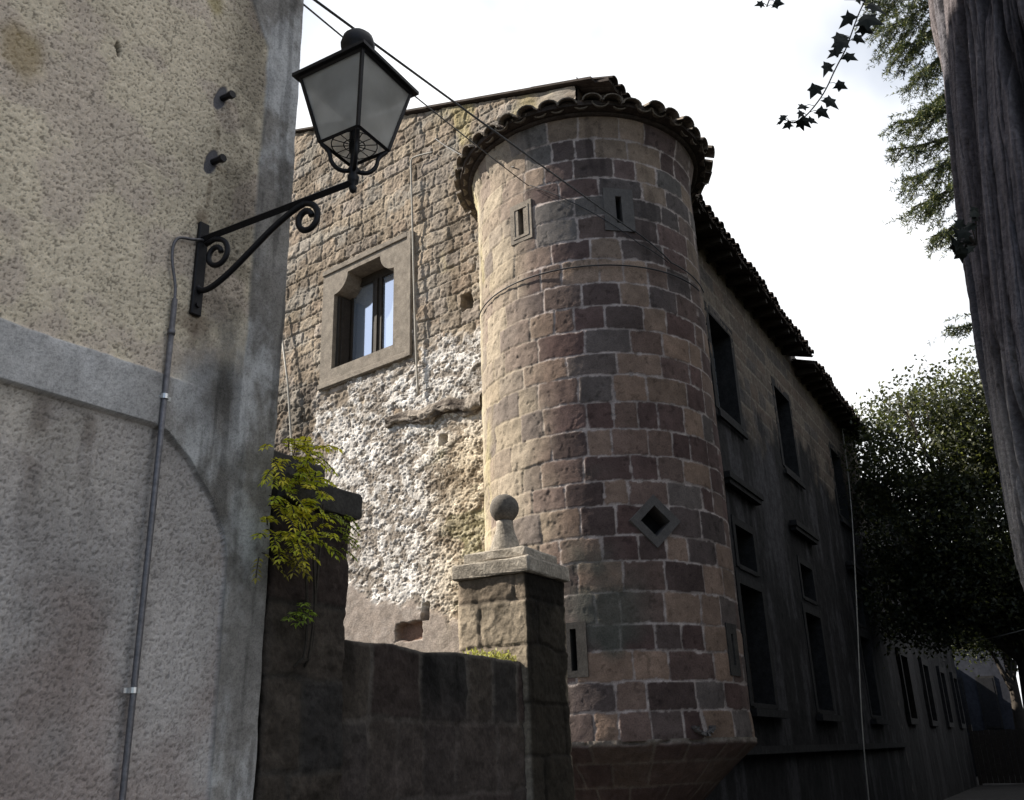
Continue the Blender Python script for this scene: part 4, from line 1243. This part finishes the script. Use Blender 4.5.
BG = [((3.0, 4.95, 6.5), (2.42, 4.90, 6.22), .5), ((3.05, 4.9, 6.3), (2.45, 4.88, 5.98), .5), ((3.0, 4.9, 6.1), (2.53, 4.87, 5.80), .4), ((3.0, 4.9, 5.9), (2.58, 4.86, 5.58), .35),
      ((2.98, 4.95, 5.45), (2.45, 4.93, 5.30), .32), ((2.98, 4.95, 5.22), (2.40, 4.94, 5.11), .26), ((2.96, 4.98, 5.12), (2.45, 4.93, 4.88), .36), ((2.95, 5.0, 4.95), (2.46, 4.92, 4.68), .36),
      ((2.93, 5.0, 4.7), (2.52, 4.90, 4.46), .22), ((2.93, 4.9, 3.95), (2.49, 4.90, 3.86), .10), ((3.05, 5.0, 5.7), (2.62, 4.9, 5.36), .35),
      ((3.05, 4.95, 6.75), (2.50, 4.88, 6.42), .5), ((3.1, 5.0, 7.0), (2.6, 4.9, 6.6), .5)]
for i, (a, b, sp) in enumerate(BG):
    bough(a, b, 900 + i, spread=sp * .78, n_sub=26)
bm = bmesh.new()
tube(bm, sm([Vector((2.5, 3.7, 7.1)), Vector((2.9, 4.5, 6.9)), Vector((3.05, 4.95, 6.4)), Vector((3.02, 4.95, 5.6)), Vector((2.97, 4.97, 5.0)), Vector((2.94, 4.98, 4.6)), Vector((2.93, 4.92, 3.95))], 2), .028, 8)
obj('limb', bm, M_wood_bark, ced, True)

OH = [((1.95, 3.2, 7.4), (.9, 2.9, 6.6), .4), ((1.9, 3.0, 7.0), (1.1, 2.5, 6.2), .4)]
bm = bmesh.new()
tube(bm, sm([Vector((2.3, 3.3, 7.3)), Vector((1.8, 2.9, 6.6)), Vector((1.3, 2.4, 5.9)), Vector((.85, 2.38, 5.6))], 2), (.07, .02), 8)
obj('limb', bm, M_wood_bark, ced, True)
for i, (a, b, sp) in enumerate(OH):
    bough(a, b, 950 + i, spread=sp, n_sub=34, droop=.1)
# ivy -------------------------------------------------------------------
IVY = [(0, -.35), (.28, -.30), (.55, -.42), (.40, .0), (.62, .30), (.28, .38), (0, 1.0), (-.28, .38), (-.62, .30), (-.40, .0), (-.55, -.42), (-.28, -.30)]
def ivy_leaf(bm, o, d, n, size):
    d = Vector(d).normalized(); n = Vector(n).normalized(); s = d.cross(n).normalized(); n = s.cross(d)
    c1 = bm.verts.new(o + n * size * .06); c2 = bm.verts.new(o + n * size * .03)
    kx = random.uniform(.75, 1.15); cu_ = random.uniform(.05, .45); tw_ = random.uniform(-.35, .35)
    fr = [bm.verts.new(o + s * x * kx * size * random.uniform(.88, 1.1) + d * y * size * random.uniform(.9, 1.12) - n * size * (cu_ * (x * x + .4 * y * y) + tw_ * x * y)) for x, y in IVY]
    for i in range(12):
        bm.faces.new((c1, fr[i], fr[(i + 1) % 12]))
M_ivyd = plain_mat('dark_ivy_leaf', (0.010, 0.013, 0.009), 0.65, 0, .3, spec=.2)
def ivy_sprig(pts, leaves, label, seed):
    rg = np.random.RandomState(seed)
    t = thing('ivy_sprig', label, 'ivy', pts[0], 'hanging ivy')
    bm = bmesh.new(); P = sm([Vector(p) for p in pts], 2); tube(bm, P, .0022, 5); obj('stem', bm, M_wood_bark, t)
    for (f, side, size) in leaves:
        bm = bmesh.new()
        p = P[min(int(f * (len(P) - 1)), len(P) - 1)]
        o = p + Vector((side * rg.uniform(.022, .034), rg.uniform(-.02, .01), rg.uniform(-.012, .008)))
        tube(bm, [p, (p + o) / 2 + Vector((0, 0, .006)), o], .0012, 4)
        d = Vector((side * rg.uniform(.3, 1.0), rg.uniform(-.3, .3), rg.uniform(-1.0, -.3)))
        nn = Vector((rg.uniform(-.4, .4), -1, rg.uniform(-.5, .3)))
        ivy_leaf(bm, o, d, nn, size)
        obj('leaf', bm, M_ivyd, t)
lv = []
rg = np.random.RandomState(4)
for i, f in enumerate(np.linspace(0.30, .98, 22)):
    lv.append((f, 1 if i % 2 else -1, (.060 - .033 * f) * rg.uniform(.8, 1.15)))
lv += [(1.0, -1, .012), (.52, -1, .055), (.44, 1, .06)]
ivy_sprig([(1.16, 2.38, 5.75), (1.22, 2.30, 4.9), (1.22, 2.30, 4.4), (1.21, 2.31, 3.95), (1.195, 2.32, 3.86), (1.136, 2.343, 3.765), (1.107, 2.356, 3.70), (1.08, 2.369, 3.635), (1.042, 2.386, 3.575), (1.003, 2.40, 3.50), (.965, 2.42, 3.455), (.932, 2.432, 3.425), (.905, 2.44, 3.415), (.890, 2.444, 3.43)], lv,
          'long dark ivy strand of pointed leaves hanging against the sky', 6)
ivy_sprig([(1.0, 2.38, 5.66), (1.0, 2.40, 4.9), (.96, 2.42, 4.1), (.91, 2.437, 3.95), (.882, 2.446, 3.885)], [(.5, 1, .04), (.7, -1, .04), (.86, 1, .03), (.95, -1, .026), (1.0, 1, .02)],
          'short tip of ivy showing at the top edge, left of the long strand', 8)
# leaf rosette on the trunk
t = thing('ivy_clump', 'dark clump of lobed leaves growing on the left edge of the furrowed trunk', 'ivy', (1.70, 3.0, 3.28), None)
bm = bmesh.new(); rg = np.random.RandomState(12); st = bmesh.new()
for i in range(15):
    o = Vector((1.64, 2.965, 3.31)) + Vector((rg.uniform(-.03, .06), rg.uniform(-.06, .06), rg.uniform(-.09, .10)))
    tube(st, [Vector((1.70, 3.0, 3.28)), o], .002, 4)
    ivy_leaf(bm, o, (rg.uniform(-1, .1), rg.uniform(-.4, .2), rg.uniform(-.8, .8)), (rg.uniform(-.4, .4), -1, rg.uniform(-.4, .4)), rg.uniform(.03, .05))
obj('leaf', bm, M_ivyd, t); obj('stem', st, M_wood_bark, t)

# ------------------------------------------------------------------ broadleaf trees
def tree(name, label, base, lobes, n_cl, per_cl, leaf, colr, seed, trunk_r=.22, grp=None, spread=.30, limb_z=2.6):
    rg = np.random.RandomState(seed)
    base = np.array(base, float)
    t = thing(name, label, 'tree', tuple(base), grp)
    tot = np.array([l[3] * l[4] * l[5] for l in lobes]); pr = tot / tot.sum()
    pos = []; cen = []
    for i in range(n_cl):
        l = lobes[rg.choice(len(lobes), p=pr)]
        v = rg.normal(size=3); v /= np.linalg.norm(v); r_ = rg.uniform(.25, 1.02) ** .6
        cen.append(base + np.array(l[:3]) + v * r_ * np.array(l[3:6]))
    cen = np.array(cen)
    c = np.repeat(cen, per_cl, 0); n = len(c)
    off = rg.normal(size=(n, 3)) * spread * np.array((1, 1, .75)); P = c + off
    D = rg.normal(size=(n, 3)) + np.array((0, 0, -.3)); Nn = rg.normal(size=(n, 3)) + np.array((0, 0, 1.0))
    ln = rg.uniform(.7, 1.3, n) * leaf
    clc = np.repeat(rg.uniform(.7, 1.3, n_cl), per_cl)[:, None]
    C_ = np.array(colr)[None] * clc * rg.uniform(.75, 1.25, (n, 1))
    lig = rg.rand(n) < .22; C_[lig] = C_[lig] * np.array((2.9, 2.6, 2.3))  # lighter leaves: sunlit highlights put into the leaf colour
    d = D / np.linalg.norm(D, axis=1, keepdims=True); s = np.cross(d, Nn); s /= np.linalg.norm(s, axis=1, keepdims=True); nn = np.cross(s, d)
    L1 = ln[:, None]
    V = np.stack([P, P + d * L1 * .5 + s * L1 * .28 + nn * L1 * .06, P + d * L1, P + d * L1 * .5 - s * L1 * .28 + nn * L1 * .06], 1).reshape(-1, 3)
    b = np.arange(n)[:, None] * 4
    F = np.concatenate([b + np.array([[0, 1, 2]]), b + np.array([[0, 2, 3]])], 1).reshape(-1, 3)
    np_mesh('crown', V, F, M_leaf, t, np.repeat(C_, 4, 0), False, True)
    bm = bmesh.new()
    tp = [Vector(base) + Vector((0, 0, 0)), Vector(base) + Vector((.05, .05, limb_z * .5)), Vector(base) + Vector((.1, .0, limb_z)), Vector(base) + Vector((.2, .1, limb_z + 2.2))]
    tube(bm, sm(tp, 2), (trunk_r * 1.25, trunk_r * .4), 10)
    for l in lobes:
        e = Vector(base) + Vector(l[:3]); m_ = Vector(base) + Vector((0, 0, limb_z)); 
        tube(bm, sm([m_, m_.lerp(e, .5) + Vector((0, 0, .4)), e], 2), (trunk_r * .5, trunk_r * .12), 7)
        for q in range(5):
            v = Vector(rg.normal(size=3)).normalized(); tube(bm, [e - (e - m_) * .3, e + Vector((v.x * l[3], v.y * l[4], v.z * l[5])) * .75], (trunk_r * .12, .02), 5)
    obj('trunk', bm, M_wood_bark, t, True)
    return t
tree('holm_oak', 'dense dark evergreen tree overhanging the far end of the street', (11.9, 23.2, 0),
     [(-1.2, .3, 8.8, 2.1, 2.0, 1.9), (.9, -.2, 9.3, 2.0, 1.9, 2.0), (-1.7, .6, 6.6, 1.7, 1.9, 2.0), (.2, 0, 6.4, 2.2, 2.2, 1.9), (1.6, -.4, 7.4, 1.8, 1.8, 2.2), (-.6, .2, 4.9, 2.1, 1.9, 1.2), (.9, -.2, 4.4, 1.7, 1.6, 1.2), (-2.2, .8, 5.0, 1.5, 1.5, 1.3)],
     1650, 58, .118, (.040, .045, .026), 21, .28, spread=.27, limb_z=3.4)

tree('holm_oak', 'second dark evergreen tree added farther down the street to shade the end building', (20.6, 41.5, 0),  # tree added for its shade on the end building
     [(0, 0, 8.2, 2.6, 2.6, 2.6), (-1.0, .4, 6.4, 2.2, 2.2, 1.5), (1.2, -.4, 7.0, 2.0, 2.0, 2.0)], 500, 50, .16, (.035, .042, .018), 33, .26, spread=.36, limb_z=3.6)
gt = thing('added_gate', 'low dark timber gate added to darken the far end of the street', 'gate', FS @ Vector((34.4, 3, 0)))  # gate added to make the lower street end dark
for y0, y1 in ((.1, 2.85), (2.9, 5.75)):
    bm = bmesh.new()
    yy_ = y0
    while yy_ < y1 - .05:
        box(bm, FS, 34.4, 34.45, yy_, min(yy_ + .19, y1), .06, 2.02 + random.uniform(-.02, .02)); yy_ += .2
    for zq in (.4, 1.7): box(bm, FS, 34.451, 34.5, y0, y1, zq, zq + .12)
    obj('gate_leaf', bm, M_wood, gt)
for y0 in (-.02, 5.76):
    bm = bmesh.new(); box(bm, FS, 34.36, 34.52, y0, y0 + .12, 0, 2.25); obj('post', bm, M_wood, gt)
# building closing the far end of the street ---------------------------
far = thing('far_building', 'grey-blue plastered building closing the far end of the street', 'building', (23.0, 52.0, 0))
fx = A(117); FF = frame(Vector((19.5, 51.7, 0)), fx, Vector((fx.y, -fx.x, 0)))
FF.col[1][:3] = (-fx.y, fx.x, 0)
FF = frame(Vector((19.5, 51.7, 0)), fx, Vector((-abs(fx.y), -fx.x, 0)))
bm = bmesh.new(); box(bm, FF, -3, 5.55, -6, 0, 0, 9.6); obj('wall', bm, stone_mat('grey_render', scale=6, scale2=1.2, var2=.3, color=(.035, .037, .046)), far)
bm = bmesh.new(); box(bm, FF, -3.3, 5.9, -6.3, .35, 9.6, 9.8); obj('roof', bm, M_tile, far)
for x in (1.5, 2.95, 4.4):
    bm = bmesh.new(); box(bm, FF, x - .42, x + .42, .003, .06, 2.2, 4.7)
    wn = obj('window', bm, M_street_trim, far)
    bm = bmesh.new(); box(bm, FF, x - .33, x + .33, .061, .075, 2.3, 4.6); obj('shutter', bm, M_dark, wn)
bm = bmesh.new(); box(bm, FF, 1.2, 4.6, .003, .05, 0, 1.7); obj('gate', bm, M_dark, far)
bm = bmesh.new(); box(bm, FF, .5, 5.55, .005, .12, 1.75, 1.92); obj('string_course', bm, M_street_trim, far)

# ------------------------------------------------------------------ right-hand side of the street (wall and trees added out of view to darken the street front)
RW = A(29.5); RN = A(-60.5)
rw = thing('shade_wall', 'added unseen stone wall on the right, keeping sky light off the street front', 'wall', RW * 20 + A(119.5) * 1.6)
FR = frame(A(119.5) * 1.75, RW, RN)
bm = bmesh.new(); box(bm, FR, 7, 60, -.6, 0, 0, 5.0); obj('wall', bm, M_street_trim, rw)
bm = bmesh.new(); box(bm, FR, 7, 60, -.66, .06, 5.0, 5.12); obj('coping', bm, M_cap2, rw)
for i, x in enumerate((9.5, 13.5, 17.5, 22)):
    p_ = FR @ Vector((x, -2.6, 0))
    tree('holm_oak', 'evergreen tree added out of view behind the right-hand shade wall', tuple(p_), [(0, 0, 6.6, 2.2, 2.2, 2.6), (0, 0, 9.2, 1.8, 1.8, 2.0)], 260, 40, .24, (.035, .042, .018), 40 + i, .22, 'added shade trees', spread=.42)
